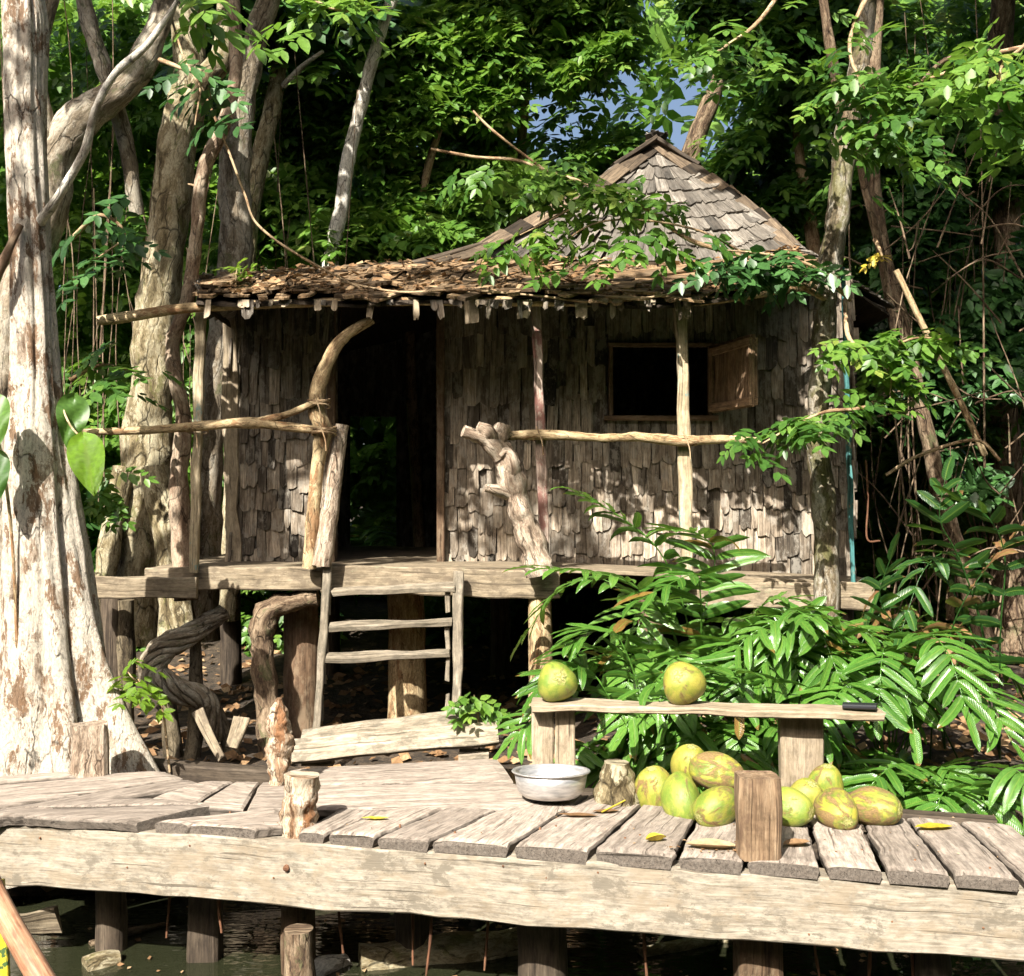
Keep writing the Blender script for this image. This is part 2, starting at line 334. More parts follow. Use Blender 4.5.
def ell(rng, blobs, n, thr=-.05, fr=.9, seed=0, shell=.35, cut=None):
    """points in ellipsoid blobs (c, r), clumped by noise"""
    out = []; wts = np.array([b[1][0]*b[1][1]*b[1][2] for b in blobs])**.67; wts /= wts.sum()
    tries = 0
    while len(out) < n and tries < n*30:
        tries += 1
        c, r = blobs[rng.choice(len(blobs), p=wts)]
        d = rng.normal(0, 1, 3); d /= np.linalg.norm(d); q = rng.uniform(shell, 1)**.6
        p = np.array(c) + d*q*np.array(r)
        if thr > -1 and noise.noise((p[0]*fr+seed, p[1]*fr, p[2]*fr*1.3)) < thr: continue
        if cut and cut(p): continue
        out.append(p)
    return np.array(out)
def crown(name, mat, blobs, n, sc=(.35, .6), seed=0, thr=-.05, fr=.9, tpl=None, parent=None, droop=(0, .5), tilt=.45, shell=.35, cut=None):
    rng = np.random.default_rng(seed); C = ell(rng, blobs, n, thr, fr, seed, shell, cut)
    R = quat_frames(rng, len(C), droop, tilt); s = rng.uniform(sc[0], sc[1], len(C))
    C = C - R[:, :, 0]*(s*.5)[:, None]
    return cloud_mesh(name, mat, C, R, s, rng, tpl or T5, parent)

# ------------------------------------------------------------------ the setting
def gz(x, y):
    """height of the bank"""
    t = min(1, max(0, (y-5.0)/1.3)); t = t*t*(3-2*t)
    z = -1.5 + 1.15*t
    t2 = min(1, max(0, (y-8)/14)); z += .9*t2
    z += .10*noise.noise((x*.9, y*.9, 2)) + .04*noise.noise((x*3.1, y*3.1, 5))*t
    if x > .2: z += .12*min(1, (x-.2))*t
    return z
def grid(name, xs, ys, zf, mat, kind='structure'):
    vs = [(x, y, zf(x, y)) for y in ys for x in xs]; nx = len(xs)
    fs = [(j*nx+i, j*nx+i+1, (j+1)*nx+i+1, (j+1)*nx+i) for j in range(len(ys)-1) for i in range(nx-1)]
    mb = MB(); mb.add(vs, fs, vs, .5, True); o = mb.build(name, mat); o['kind'] = kind; return o
n = NT('leaf_littered_soil'); g = n.attr('gc')
a = n.noise(g, 9, 8, .7); b_ = n.noise(g, 34, 4, .7)
c = n.ramp(a, [(.35, (.022, .016, .010)), (.5, (.06, .042, .026)), (.66, (.13, .09, .055))]); c = n.mix(.6, c, n.ramp(b_, [(.4, .4), (.65, 1.5)]), 'MULTIPLY')
n.l(c, n.b.inputs['Base Color']); n.b.inputs['Roughness'].default_value = .95; n.bump(n.math('ADD', a, b_), .03); M['soil'] = n.m
def rng_axis(lo, hi, d0, d1, far):
    a = list(np.arange(lo, hi+1e-6, d0)); x = hi
    while x < far: x += d1; d1 *= 1.5; a.append(x)
    return a
xp = rng_axis(0, 6, .12, .3, 260); xs = [-q for q in reversed(xp[1:])] + xp
ysb = rng_axis(4.6, 12, .12, .3, 280); ysf = [4.6-q for q in reversed(rng_axis(0, 2, .5, 1, 120)[1:])]
grid('ground', xs, ysf+ysb, gz, M['soil'])
n = NT('murky_water'); n.b.inputs['Base Color'].default_value = (.018, .020, .010, 1); n.b.inputs['Roughness'].default_value = .04
n.b.inputs['Specular IOR Level'].default_value = .6; tc = n.n('ShaderNodeTexCoord').outputs['Object']
n.bump(n.noise(n.map(tc, (1, 2.2, 1)), 3.5, 3), .02, .35); M['water'] = n.m
WZ = -.72
mb = MB(); mb.add([(-120, -120, WZ), (120, -120, WZ), (120, 6.3, WZ), (-120, 6.3, WZ)], [(0, 1, 2, 3)], [(0, 0, 0)]*4, .5); mb.build('water', M['water'])['kind'] = 'structure'

# ------------------------------------------------------------------ boardwalk
BW = empty('boardwalk', D(512, 820), 'weathered grey plank boardwalk on a long pale beam above dark water', 'boardwalk')
BT = -.053
def bp(px, z=BT):   # a point on the front face of the beam
    a_, b_ = Vector((-2.23, 4.79)), Vector((1.855, 3.985)); # beam end points in plan
    t = None
    k = (px-512)/F; d = b_-a_; t = (k*a_.y-a_.x)/(d.x-k*d.y); p = a_+d*t; return Vector((p.x, p.y, z))
mb = MB(); A, B = bp(-60), bp(1120); dn = Vector((0, 0, -.131)); nb = Vector((.2, .98, 0))*.055
plank(mb, A+dn+nb, B+dn+nb, .262, .11, up=(-.19, -.98, 0), seed=3, rnd=.6, seg=40, wob=.008, ch=.06)
mb.build('front_beam', M['beam'], BW)
mb = MB()
for dy in (.8, 1.3):
    plank(mb, A+Vector((0, dy, -.07)), B+Vector((0, dy*.78, -.07)), .10, .12, seed=int(dy*10), seg=8)
mb.build('cross_beam', M['darkwood'], BW)
# boards: (end a, b) front -> (c, d) back, pixel corners on the deck surface
def fy(x, off=-17): return 827.5 + 66.5*x/1024 + off
bd = []
gaps = [(1086, 1010, 822), (1022, 959, 819), (953, 905, 815), (884, 856, 808), (822, 803, 803), (745, 750, 800), (676, 706, 797), (591, 651, 795), (511, 592, 792), (432, 498, 808), (377, 446, 806), (324, 390, 807)]
for i in range(len(gaps)-1):
    (x1, b1, y1), (x0, b0, y0) = gaps[i], gaps[i+1]
    e = 4.2
    bd.append((D(x0+e, fy(x0)), D(x1-e, fy(x1)), D(b1-e*.7, y1), D(b0+e*.7, y0)))
sd = 11
for q in bd:
    sd += 1; mb = MB(); slab(mb, q, .049, seed=sd, n=22, m=6); mb.build('plank', M['deck'], BW)
def dk(*c, z=0, t=.049):
    global sd
    sd += 1; mb = MB(); slab(mb, [D(x, y, z) for x, y in c], t, seed=sd, n=20, m=5); mb.build('plank', M['deck'], BW)
# long boards of the back section
dk((296, 785), (296, 806), (590, 808), (512, 781))
dk((290, 768), (294, 783), (513, 779), (496, 757))
dk((246, 810), (262, 781), (292, 781), (300, 808))
dk((198, 804), (235, 781), (259, 781), (243, 807))
dk((150, 797), (205, 780), (232, 780), (195, 803))
dk((-40, 815), (-40, 822), (204, 783), (184, 777), z=-.004)
dk((-40, 786), (-40, 812), (182, 776), (160, 769))
dk((-50, 780), (-50, 784), (75, 774), (68, 770), z=.02)
dk((2, 809), (2, 813), (137, 820), (214, 803), z=.004, t=.052)
dk((4, 807), (212, 802), (150, 797), (40, 803), z=.002)
dk((157, 820), (187, 822.5), (279, 813), (279, 806), z=.003)
dk((189, 823), (254, 827), (298, 822), (280, 814), z=0)
dk((300, 830), (323, 831.5), (388, 809), (340, 808), z=-.002)
# posts of the boardwalk
def bpost(px, Y, ztop, zbot, r, mat, seed, name='post', sq=False, w=None):
    mb = MB(); x = (px-512)/F*Y
    if sq: plank(mb, (x, Y, zbot), (x+.005, Y, ztop), w or r*2, r*1.6, up=(0, -1, 0), seed=seed, seg=8, wob=.006)
    else: tube(mb, [(x, Y, zbot), (x+.01, Y, (zbot+ztop)/2), (x, Y, ztop)], [r*1.05, r, r*.95], 12, 5, .1, 8, seed)
    return mb.build(name, mat, BW)
bpost(296, 4.85, -.10, -1.3, .075, M['stilt'], 1); bpost(299, 4.62, -.44, -1.3, .066, M['barkdark'], 2)
bpost(757, 4.42, -.10, -1.3, .085, M['stilt'], 3, sq=True)
bpost(410, 5.0, -.12, -1.3, .08, M['darkwood'], 4); bpost(540, 4.75, -.10, -1.3, .11, M['darkwood'], 5); bpost(110, 5.1, -.1, -1.3, .07, M['darkwood'], 6); bpost(205, 5.0, -.1, -1.3, .07, M['darkwood'], 7, sq=True)
bpost(930, 4.3, -.12, -1.3, .07, M['darkwood'], 8)
bpost(60, 6.0, -.06, -1.3, .07, M['darkwood'], 9); bpost(480, 5.9, -.06, -1.3, .07, M['darkwood'], 10); bpost(860, 5.3, -.06, -1.3, .07, M['darkwood'], 12)
M['rust'] = wood('rusty_iron', (.07, .03, .018), (.16, .075, .04), (.26, .14, .08), spread=.2)
# iron bolt in the beam
mb = MB(); p = bp(287, -.155) ; tube(mb, [p+Vector((0, .02, 0)), p+Vector((-.003, -.012, 0))], [.014, .013], 8, 1, .05); mb.build('bolt', M['rust'], BW); mb = MB(); p2 = bp(547, -.125); tube(mb, [p2+Vector((0, .02, 0)), p2+Vector((0, -.002, 0))], [.006, .006], 8, 1, 0)
mb.build('bolt', M['rust'], BW)

rr = random.Random(61)
for k in range(13):
    p = bp(40+k*78+rr.uniform(-15, 15), rr.choice((-.09, -.10, -.20, -.27))); mb = MB(); tube(mb, [p+Vector((0, .01, 0)), p+Vector((0, -.004, 0))], [.0045, .004], 8, 1, 0); mb.build('nail', M['rust'], BW)
for k, (px, py) in enumerate(((640, 835), (625, 838), (716, 842), (540, 828), (455, 832), (556, 826), (862, 850), (915, 860), (836, 852), (990, 868), (400, 825), (230, 812))):
    p = D(px, py, .001); mb = MB(); tube(mb, [p+Vector((0, 0, -.01)), p+Vector((0, 0, .003))], [.005, .0045], 8, 1, 0); mb.build('nail', M['rust'], BW)
# square post stub and rotten stumps that stand through the deck
mb = MB(); p0 = D(761, 860); plank(mb, p0+Vector((0, .075, -.01)), p0+Vector((.0, .075, .30)), .155, .13, up=(0, -1, 0), seed=21, rnd=.4, seg=8, wob=.012)
o = mb.build('post_stub', M['stub']); tag(o, 'short square red brown post stub in front of the coconut pile', 'post stub')
def blob_post(pts, rad, mat, seed, rough=.2, fr=14, sides=26, n=10, flute=.0):
    mb = MB(); tube(mb, pts, rad, sides, n, rough, fr, seed, flute=flute); return mb
p0 = D(298, 826)
mb = blob_post([p0+Vector((0, .06, -.06)), p0+Vector((-.005, .06, .06)), p0+Vector((.005, .06, .20))], [.07, .074, .068], M['rotten'], 4, .16, 12, 28, 12)
tag(mb.build('rotten_stump', M['rotten']), 'rotten pale stump with broken flat top at the deck edge', 'stump')
p0 = D(277, 785)
mb = blob_post([p0+Vector((0, .03, -.2)), p0+Vector((0, .03, .06)), p0+Vector((.01, .03, .2)), p0+Vector((.0, .03, .31)), p0+Vector((.005, .03, .41))], [.048, .05, .062, .05, .014], M['rotten'], 7, .20, 18, 28, 12)
tag(mb.build('rotten_post', M['rotten']), 'pointed eroded post standing behind the flat topped rotten stump', 'post')
p0 = D(86, 776)
mb = MB(); plank(mb, p0+Vector((0, .05, -.02)), p0+Vector((0, .05, .25)), .17, .15, up=(.35, -1, 0), seed=9, rnd=.5, seg=8, wob=.012)
tag(mb.build('timber_block', M['driftwood']), 'upright grey timber block beside the big buttressed tree', 'timber block')
p0 = D(618, 803)
mb = blob_post([p0+Vector((0, .06, -.2)), p0+Vector((0, .06, .03)), p0+Vector((0, .06, .17))], [.13, .10, .06], M['barkgrey'], 5, .16, 14)
tag(mb.build('low_stump', M['barkgold']), 'low tapering grey stump between the metal bowl and coconuts', 'stump')

# ------------------------------------------------------------------ bench with coconuts
BY = 5.33
BN = empty('bench', (V(700, 790, BY).x, BY, 0), 'rough plank bench on two upright boards at the deck edge', 'bench')
mb = MB(); plank(mb, V(532, 704, BY-.02), V(880, 713.5, BY-.12), .19, .036, seed=31, rnd=.7, seg=26, wob=.010, ch=.2); mb.build('seat', M['board'], BN)
mb = MB(); plank(mb, V(543, 800, BY), V(543, 710, BY), .102, .06, up=(0, -1, 0), seed=33, rnd=.9, seg=6); plank(mb, V(565, 800, BY), V(565, 710.5, BY), .098, .06, up=(0, -1, 0), seed=34, rnd=1, seg=6)
mb.build('support', M['board'], BN)
mb = MB(); plank(mb, V(801, 800, BY-.03), V(801, 716, BY-.03), .205, .07, up=(0, -1, 0), seed=36, rnd=.35, seg=8); mb.build('support', M['board'], BN)
n = NT('black_plastic'); n.b.inputs['Base Color'].default_value = (.015, .016, .02, 1); n.b.inputs['Roughness'].default_value = .45; M['black'] = n.m
mb = MB(); plank(mb, V(843, 705.5, 5.22), V(877, 706.5, 5.16), .075, .022, seed=2, seg=4, wob=.001, ch=.3)
tag(mb.build('pouch', M['black']), 'small flat black pouch lying on the right end of the bench', 'pouch')

def cocomat(name, green, yel, brown, amt):
    n = NT(name); g = n.attr('gc')
    a = n.noise(n.map(g, (1.6, 1.6, 1.0)), 1.6, 5, .6, .6); q = n.noise(n.map(g, (14, 14, 3)), 3, 5, .7, .3)
    c = n.mix(n.ramp(a, [(.4, 0), (.6, 1)]), green, yel)
    k = n.noise(n.map(g, (1.7, 1.7, .8)), 1.3, 5, .6, .9)
    c = n.mix(1, c, n.ramp(q, [(.3, .72), (.7, 1.2)]), 'MULTIPLY')
    k = n.math('ADD', k, n.math('MULTIPLY', n.math('SUBTRACT', q, .5), .45)); mk = n.ramp(k, [(1-amt-.05, 0), (1-amt+.03, 1)])
    br = n.ramp(q, [(.35, tuple(x*.5 for x in brown)), (.55, brown), (.7, tuple(min(.8, x*1.9) for x in brown))])
    c = n.mix(mk, c, br)
    n.l(c, n.b.inputs['Base Color']); n.l(n.ramp(mk, [(0, .38), (1, .8)]), n.b.inputs['Roughness']); n.bump(n.math('ADD', n.math('MULTIPLY', mk, .3), n.math('MULTIPLY', q, .5)), .004)
    return n.m
GC, YC, BC = (.15, .21, .03), (.31, .30, .045), (.20, .125, .045)
CM = [cocomat('coconut_husk_a', GC, YC, BC, .41), cocomat('coconut_husk_b', (.15, .22, .03), (.28, .30, .05), BC, .35), cocomat('coconut_husk_c', GC, (.38, .34, .05), (.21, .135, .05), .49), cocomat('coconut_husk_d', (.22, .25, .035), (.36, .32, .06), BC, .37)]
def coconut(c, R, L, axis, mat, label, seed, split=False):
    """c centre, R radius, L half length, axis towards the stem end"""
    E = empty('coconut', c, label, 'coconut', 'green and brown coconuts')
    R *= 1.06; L *= 1.16
    ax = Vector(axis).normalized(); q = ax.to_track_quat('Z', 'Y').to_matrix(); mb = MB(); NU, NV = 36, 26; vs, gs, fs = [], [], []
    rr = random.Random(seed); ph = rr.random()*6
    for j in range(NV+1):
        t = math.pi*j/NV; zz = math.cos(t); rad = max(0.0, math.sin(t))**.92
        pz = L*zz*(1 + .10*(zz < -.6)*(abs(zz)-.6)/.4)
        for i in range(NU):
            a_ = 2*math.pi*i/NU; r_ = R*rad*(1+.07*math.cos(3*a_+ph)*(1-.4*zz) - .05*zz)
            p = Vector((r_*math.cos(a_), r_*math.sin(a_), pz - (.10*L*math.exp(-(t/.22)**2)))); p *= 1+.035*noise.noise(p*9+Vector((seed, 0, 0)))
            vs.append(c + q @ p); gs.append((p.x*8+seed*7.3, p.y*8, p.z*8))
    for j in range(NV):
        for i in range(NU): fs.append((j*NU+i, (j+1)*NU+i, (j+1)*NU+(i+1) % NU, j*NU+(i+1) % NU))
    mb.add(vs, fs, gs, rr.random(), True); mb.build('husk', mat, E)
    mb = MB()
    for k in range(3):   # calyx: three bracts round a stem scar
        a_ = 2*math.pi*k/3+ph; d = Vector((math.cos(a_), math.sin(a_), 0)); s_ = Vector((-d.y, d.x, 0)); z0 = L*.90
        pr = [(0, 0, .01), (.22, .32, .015), (.5, .36, -.03), (.72, .08, -.12), (.5, -.36, -.03), (.22, -.32, .015)]
        P = [c + q @ (d*(x*R*.62) + s_*(y*R*.6) + Vector((0, 0, z0+z*R*.7+.006))) for x, y, z in pr]
        P2 = [p - (q @ Vector((0, 0, .006))) for p in P]
        mb.add(P+P2, [tuple(range(6)), tuple(reversed(range(6, 12)))] + [(i, i+6, (i+1) % 6+6, (i+1) % 6) for i in range(6)], [(x*.2, y*.2, z) for x, y, z in pr]*2, .5)
    tube(mb, [c+q @ Vector((0, 0, L*.86)), c+q @ Vector((0, 0, L*.96))], [R*.17, R*.12], 8, 1, .1)
    mb.build('calyx', M['calyx'], E); return E
M['calyx'] = wood('pale_calyx', (.16, .17, .05), (.28, .28, .08), (.42, .38, .18), spread=.2)
def on(px, Y, z): return Vector(((px-512)/F*Y, Y, z))
bt = EZ+(HY-700)/F*BY
bz = V(560, 698, BY).z
coconut(on(557, BY-.02, bz+.080), .091, .080, (.1, -.75, .35), CM[1], 'round green yellow coconut on the left end of the bench', 1)
coconut(on(683, BY-.05, V(683, 699.5, BY).z+.088), .097, .088, (-.35, -.7, .5), CM[3], 'larger yellow green coconut on the middle of the bench', 2)
def pile(px, py, r, l, ax, m, lab, s, Y=None, z=None):
    if Y is None: p = D(px, py+20); p.z = r*.96
    else: p = V(px, py, Y)
    coconut(p, r, l, ax, CM[m], lab, s)
pile(656, 792, .088, .105, (-.2, -.2, 1), 3, 'yellowish coconut at the left end of the pile', 3, Y=4.98)
pile(682, 800, .080, .100, (.1, -.6, -.75), 1, 'smooth bright green coconut second from the left in the pile', 4, Y=4.80)
pile(716, 807, .078, .096, (-.8, -.6, -.3), 0, 'green coconut with torn husk touching the square post stub', 5, Y=4.65)
pile(690, 766, .080, .09, (0, -.3, 1), 3, 'yellow coconut on top at the back left of the pile', 6, Y=5.08)
pile(718, 773, .080, .103, (1, -.3, -.15), 2, 'brown streaked coconut lying on top of the pile', 7, Y=4.90)
pile(789, 808, .078, .095, (.6, -.6, 0), 1, 'plain green coconut just right of the square post stub', 8, Y=4.64)
pile(804, 800, .078, .090, (.2, -.5, .8), 3, 'pale yellow coconut half hidden behind the green one', 9, Y=4.82)
pile(826, 787, .078, .095, (0, -.3, 1), 0, 'yellow brown coconut at the back right of the pile', 10, Y=4.98)
pile(837, 811, .078, .098, (.15, -.95, -.15), 2, 'brown coconut with green stem end facing the water', 11, Y=4.62)
pile(874, 808, .079, .105, (.75, -.75, .1), 2, 'brown coconut with pale split cap at the right end', 12, Y=4.66)

# bowl
n = NT('dull_aluminium'); g = n.attr('gc'); n.b.inputs['Metallic'].default_value = .75
n.l(n.ramp(n.noise(n.map(g, (6, 6, 30)), 3, 5), [(.35, (.46, .46, .47)), (.65, (.72, .71, .70))]), n.b.inputs['Base Color']); n.b.inputs['Roughness'].default_value = .42; n.bump(n.noise(g, 9, 3), .006); M['alu'] = n.m
cb = on(551, 4.98, 0); BO = empty('bowl', cb+Vector((0, 0, 0)), 'shallow dented aluminium bowl on the deck below the bench', 'bowl')
def lathe(mb, c, prof, N=48, r=.5, wob=0):
    vs = []; gs = []; fs = []
    for (a_, z) in prof:
        for i in range(N):
            t = 2*math.pi*i/N; k = 1+wob*noise.noise((math.cos(t)*2, math.sin(t)*2, z*20)); vs.append(c+Vector((a_*k*math.cos(t), a_*k*math.sin(t), z))); gs.append((math.cos(t)*a_, math.sin(t)*a_, z))
    for j in range(len(prof)-1):
        for i in range(N): fs.append((j*N+i, j*N+(i+1) % N, (j+1)*N+(i+1) % N, (j+1)*N+i))
    mb.add(vs, fs, gs, r, True)
mb = MB(); lathe(mb, cb, [(.001, .004), (.09, .003), (.125, .012), (.150, .04), (.160, .085), (.166, .137), (.163, .137), (.156, .085), (.145, .045), (.12, .02), (.09, .010), (.001, .010)], wob=.02); mb.build('body', M['alu'], BO)
mb = MB(); lathe(mb, cb, [(.162, .136), (.176, .137), (.179, .141), (.176, .145), (.162, .144), (.162, .136)], wob=.01); mb.build('rim', M['alu'], BO)

BO.scale = (1, 1, .86); BO.rotation_euler = (math.radians(-4.2), 0, 0); BO.location.z = .011
# leaves, husk scraps on the deck
def flat_leaf(p, ang, L, W, mat, name, label, cat, seed, curl=.3, z=.006):
    vs, gs, fs = [], [], []; d = Vector((math.cos(ang), math.sin(ang), 0)); s_ = Vector((-d.y, d.x, 0)); n_ = 10
    for i in range(n_+1):
        t = i/n_; w_ = W*max(0, math.sin(math.pi*min(1, t*.97+.02)))**.8*.5; zz = z + curl*L*.35*(t-.5)**2 + .004*noise.noise((t*5, seed, 0))
        for k, q in ((-1, curl*W*.5), (0, 0), (1, curl*W*.4)):
            vs.append(Vector(p) + d*(t-.5)*L + s_*(k*w_) + Vector((0, 0, zz+q*(w_/W)*2))); gs.append((t, k*.3, seed))
    for i in range(n_):
        for k in range(2): a_ = i*3+k; fs.append((a_, a_+1, a_+4, a_+3))
    mb = MB(); mb.add(vs, fs, gs, random.Random(seed).random(), True); return tag(mb.build(name, mat), label, cat)
flat_leaf(D(934, 829), .1, .16, .075, M['yellowleaf'], 'fallen_leaf', 'bright yellow fallen leaf on the right deck planks', 'leaf', 1)
flat_leaf(D(375, 820), -.05, .115, .04, M['yellowleaf'], 'fallen_leaf', 'narrow yellow leaf lying left of the aluminium bowl', 'leaf', 2)
flat_leaf(D(578, 817), -.1, .17, .05, M['dryleaf'], 'fallen_leaf', 'dry curled tan leaf right of the aluminium bowl', 'leaf', 4)
flat_leaf(D(606, 813), .2, .12, .05, M['dryleaf'], 'fallen_leaf', 'small brown leaf by the thin yellow stick', 'leaf', 13)
flat_leaf(D(656, 842), .35, .09, .055, M['yellowleaf'], 'husk_piece', 'curled green yellow husk scrap before the pile', 'husk', 7, curl=1.1)
flat_leaf(D(712, 849), -.15, .20, .10, M['dryleaf'], 'husk_piece', 'large pale husk flake left of the square post stub', 'husk', 22, curl=.5)
flat_leaf(D(797, 846), .3, .12, .07, M['dryleaf'], 'husk_piece', 'pale husk flake right of the square post stub', 'husk', 5, curl=.5)
mb = MB(); tube(mb, [D(602, 812, .01), D(620, 803, .02), D(637, 794, .03)], [.004, .004, .003], 6, 4, .1); tag(mb.build('stick', M['yellowleaf']), 'thin yellow stick leaning on the leftmost coconut', 'stick')
mb = MB(); rr = random.Random(3)
for k in range(260):
    px = rr.gauss(720, 40) if k < 150 else rr.uniform(200, 1000); py = rr.gauss(852, 7) if k < 150 else rr.uniform(812, 858)
    if py > fy(px)-4 or py < 800: continue
    p = D(px, py, .006); s = rr.uniform(.003, .014) if k < 150 else rr.uniform(.002, .007); a_ = rr.random()*6; d = Vector((math.cos(a_), math.sin(a_), rr.uniform(-.1, .3)))*s; e = Vector((-d.y, d.x, 0))*rr.uniform(.2, .6)
    mb.add([p-d, p+e, p+d, p-e+Vector((0, 0, .003))], [(0, 1, 2), (0, 2, 3)], [(0, 0, 0)]*4, rr.random())
tag(mb.build('husk_crumbs', M['dryleaf']), 'crumbs and shavings of coconut husk on the planks', 'crumbs', kind='stuff')

# ------------------------------------------------------------------ hut
def flz(x):   # floor height, sagging to the right
    return .92 if x < .25 else .92 - .105*min(1, (x-.25)/.9)
HUT = empty('wooden_hut', (0, 8, .9), 'old shingled wooden hut on stilts with a porch and dark open door', 'hut')
YW = 7.9; WX0, WX1, YB = -1.99, 2.42, 10.4
def shingle(mb, P, dn_, ac, nr, L, W, T, r, rr, lift=.02):
    """P top centre; dn_ down, ac across, nr outward; six point outline with a worn lower end"""
    j = lambda s: rr.uniform(-s, s)
    k = rr.random(); e1, e2, e3, e4 = j(.012), j(.012), j(.012), j(.012)
    if k < .18: e1 -= .02
    elif k < .36: e4 -= .02
    elif k < .5: e1 -= .025; e4 -= .025
    out = [(-W/2, 0), (W/2, 0), (W/2+j(.004), L*.8), (W/2-.004+j(.004), L+e4), (W*.15, L+e3), (-W*.2, L+e2), (-W/2+.004+j(.004), L+e1), (-W/2+j(.004), L*.8)]
    tw = j(.010); vs = []; gs = []; o = rr.random()*50
    for lay in (1, 0):
        for (x, y) in out:
            vs.append(P + ac*x + dn_*y + nr*(lift*(y/L) + T*lay + tw*(x/W)*(y/L) + .004)); gs.append((y+o, x+o*.3, lay*T))
    N_ = len(out)
    mb.add(vs, [tuple(range(N_)), tuple(reversed(range(N_, 2*N_)))] + [(i+N_, (i+1) % N_+N_, (i+1) % N_, i) for i in range(N_)], gs, r)
def wall_panel(name, p0, p1, z0f, z1f, holes, seed, back=False):
    p0, p1 = Vector(p0), Vector(p1); ac = (p1-p0).normalized(); L = (p1-p0).length; nr = Vector((ac.y, -ac.x, 0)); rr = random.Random(seed); mb = MB()
    # boards behind the shingles, cut round the openings
    xsn = sorted(set([0, L] + [h[0] for h in holes] + [h[1] for h in holes]))
    def bx(a_, b_, zl, zh):
        if zh-zl < .01: return
        c0 = p0+ac*a_; c1 = p0+ac*b_; t = nr*-.03
        vs = [Vector((q.x, q.y, z)) for z in (zl, zh) for q in (c0, c1, c1+t, c0+t)]
        mb.add(vs, [(0, 1, 5, 4), (1, 2, 6, 5), (2, 3, 7, 6), (3, 0, 4, 7), (4, 5, 6, 7), (3, 2, 1, 0)], [(v.z, v.x, v.y) for v in vs], .2)
    for a_, b_ in zip(xsn[:-1], xsn[1:]):
        m_ = (a_+b_)/2; hs = [h for h in holes if h[0] <= m_ <= h[1]]; x_ = (p0+ac*m_).x
        if hs: bx(a_, b_, z0f(x_), max(z0f(x_), hs[0][2])); bx(a_, b_, hs[0][3], z1f(x_))
        else: bx(a_, b_, z0f(x_), z1f(x_))
    z = .75; row = 0
    while z < 3.2:
        x = -.02-rr.random()*.05; ex = rr.uniform(.14, .20) if z < 1.75 else rr.uniform(.18, .27)
        while x < L:
            W = rr.uniform(.045, .10); xc = x+W/2; wx = (p0+ac*xc).x; jz = rr.uniform(-.035, .035)
            lo = z+jz; hi = z+ex*1.35+jz; ok = True
            for h in holes:
                if h[0]-.4*W < xc < h[1]+.4*W:
                    if lo < h[3] and hi > h[2]:
                        if lo+.03 > h[2]: lo = max(lo, h[3])
                        if lo < h[2]: hi = min(hi, h[2])
                        if hi-lo < .06 or (lo < h[3] and hi > h[2]+.001): ok = False
            hi = min(hi, z1f(wx)); lo = max(lo, z0f(wx)-.01)
            if ok and hi-lo > .05 and rr.random() > .025:
                r_ = min(1, max(0, rr.gauss(.5, .24))); Pq = p0+ac*xc; Pq = Vector((Pq.x, Pq.y, hi))
                tl = rr.gauss(0, .025); shingle(mb, Pq, (Vector((0, 0, -1))+ac*tl).normalized(), (ac+Vector((0, 0, tl))).normalized(), nr, hi-lo, W-.004, rr.uniform(.008, .018), r_, rr, lift=.020)
            x += W
        z += ex; row += 1
    return mb.build(name, M['shingle'], HUT)
def topz(x): return 3.02 if x > -.4 else 3.02 - .34*min(1, (-.4-x)/1.6)
dX0, dX1 = -1.257, -.539; wX0, wX1, wZ0, wZ1 = .718, 1.408, 1.965, 2.46
wall_panel('front_wall', (WX0, YW, 0), (WX1, YW, 0), flz, topz, [(dX0-WX0, dX1-WX0, .9, 2.80), (wX0-WX0, wX1-WX0, wZ0, wZ1)], 1)
for nm, a_, b_ in (('side_wall', (WX0, YB, 0), (WX0, YW, 0)), ('side_wall', (WX1, YW, 0), (WX1, YB, 0))): wall_panel(nm, a_, b_, flz, lambda x: 2.75 if x < 0 else 3.0, [], 5)
bd0, bd1 = -1.53, -1.09
wall_panel('back_wall', (WX1, YB, 0), (WX0, YB, 0), flz, topz, [(WX1-bd1, WX1-bd0, .9, 2.15)], 7)
# corner board at the left of the front wall, door frame
mb = MB(); plank(mb, (WX0-.0, YW-.05, flz(-2)), (WX0-.03, YW-.045, 2.66), .10, .03, up=(0, -1, 0), seed=40, rnd=1, seg=14, wob=.018); mb.build('corner_board', M['board'], HUT)
DF = None
mb = MB()
for x in (dX0-.03, dX1+.03): plank(mb, (x, YW-.045, .92), (x, YW-.045, 2.84), .055, .09, up=(0, -1, 0), seed=int(x*50), rnd=.3, seg=6)
plank(mb, (dX0-.06, YW-.045, 2.82), (dX1+.06, YW-.045, 2.82), .06, .085, up=(0, -1, 0), seed=3, rnd=.3); mb.build('door_frame', M['stilt'], HUT)
mb = MB(); c0 = .035
for x in (wX0-.012, wX1+.012): plank(mb, (x, YW-.03, wZ0-.02), (x, YW-.03, wZ1+.02), .028, .07, up=(0, -1, 0), seed=int(x*30), rnd=.5, seg=4, wob=.003)
plank(mb, (wX0-.03, YW-.032, wZ1+.01), (wX1+.03, YW-.032, wZ1+.01), .026, .072, up=(0, -1, 0), seed=6, rnd=.6, seg=4, wob=.003)
plank(mb, (wX0-.06, YW-.034, wZ0-.02), (wX1+.06, YW-.034, wZ0-.02), .034, .09, up=(0, -1, 0), seed=7, rnd=.6, seg=4, wob=.003)
WF = mb.build('window_frame', M['stilt'], HUT)
M['shut'] = wood('shutter_board', (.16, .09, .05), (.33, .215, .13), (.46, .33, .21), spread=.3, stain=(.12, .08, .05), stain_amt=.5)
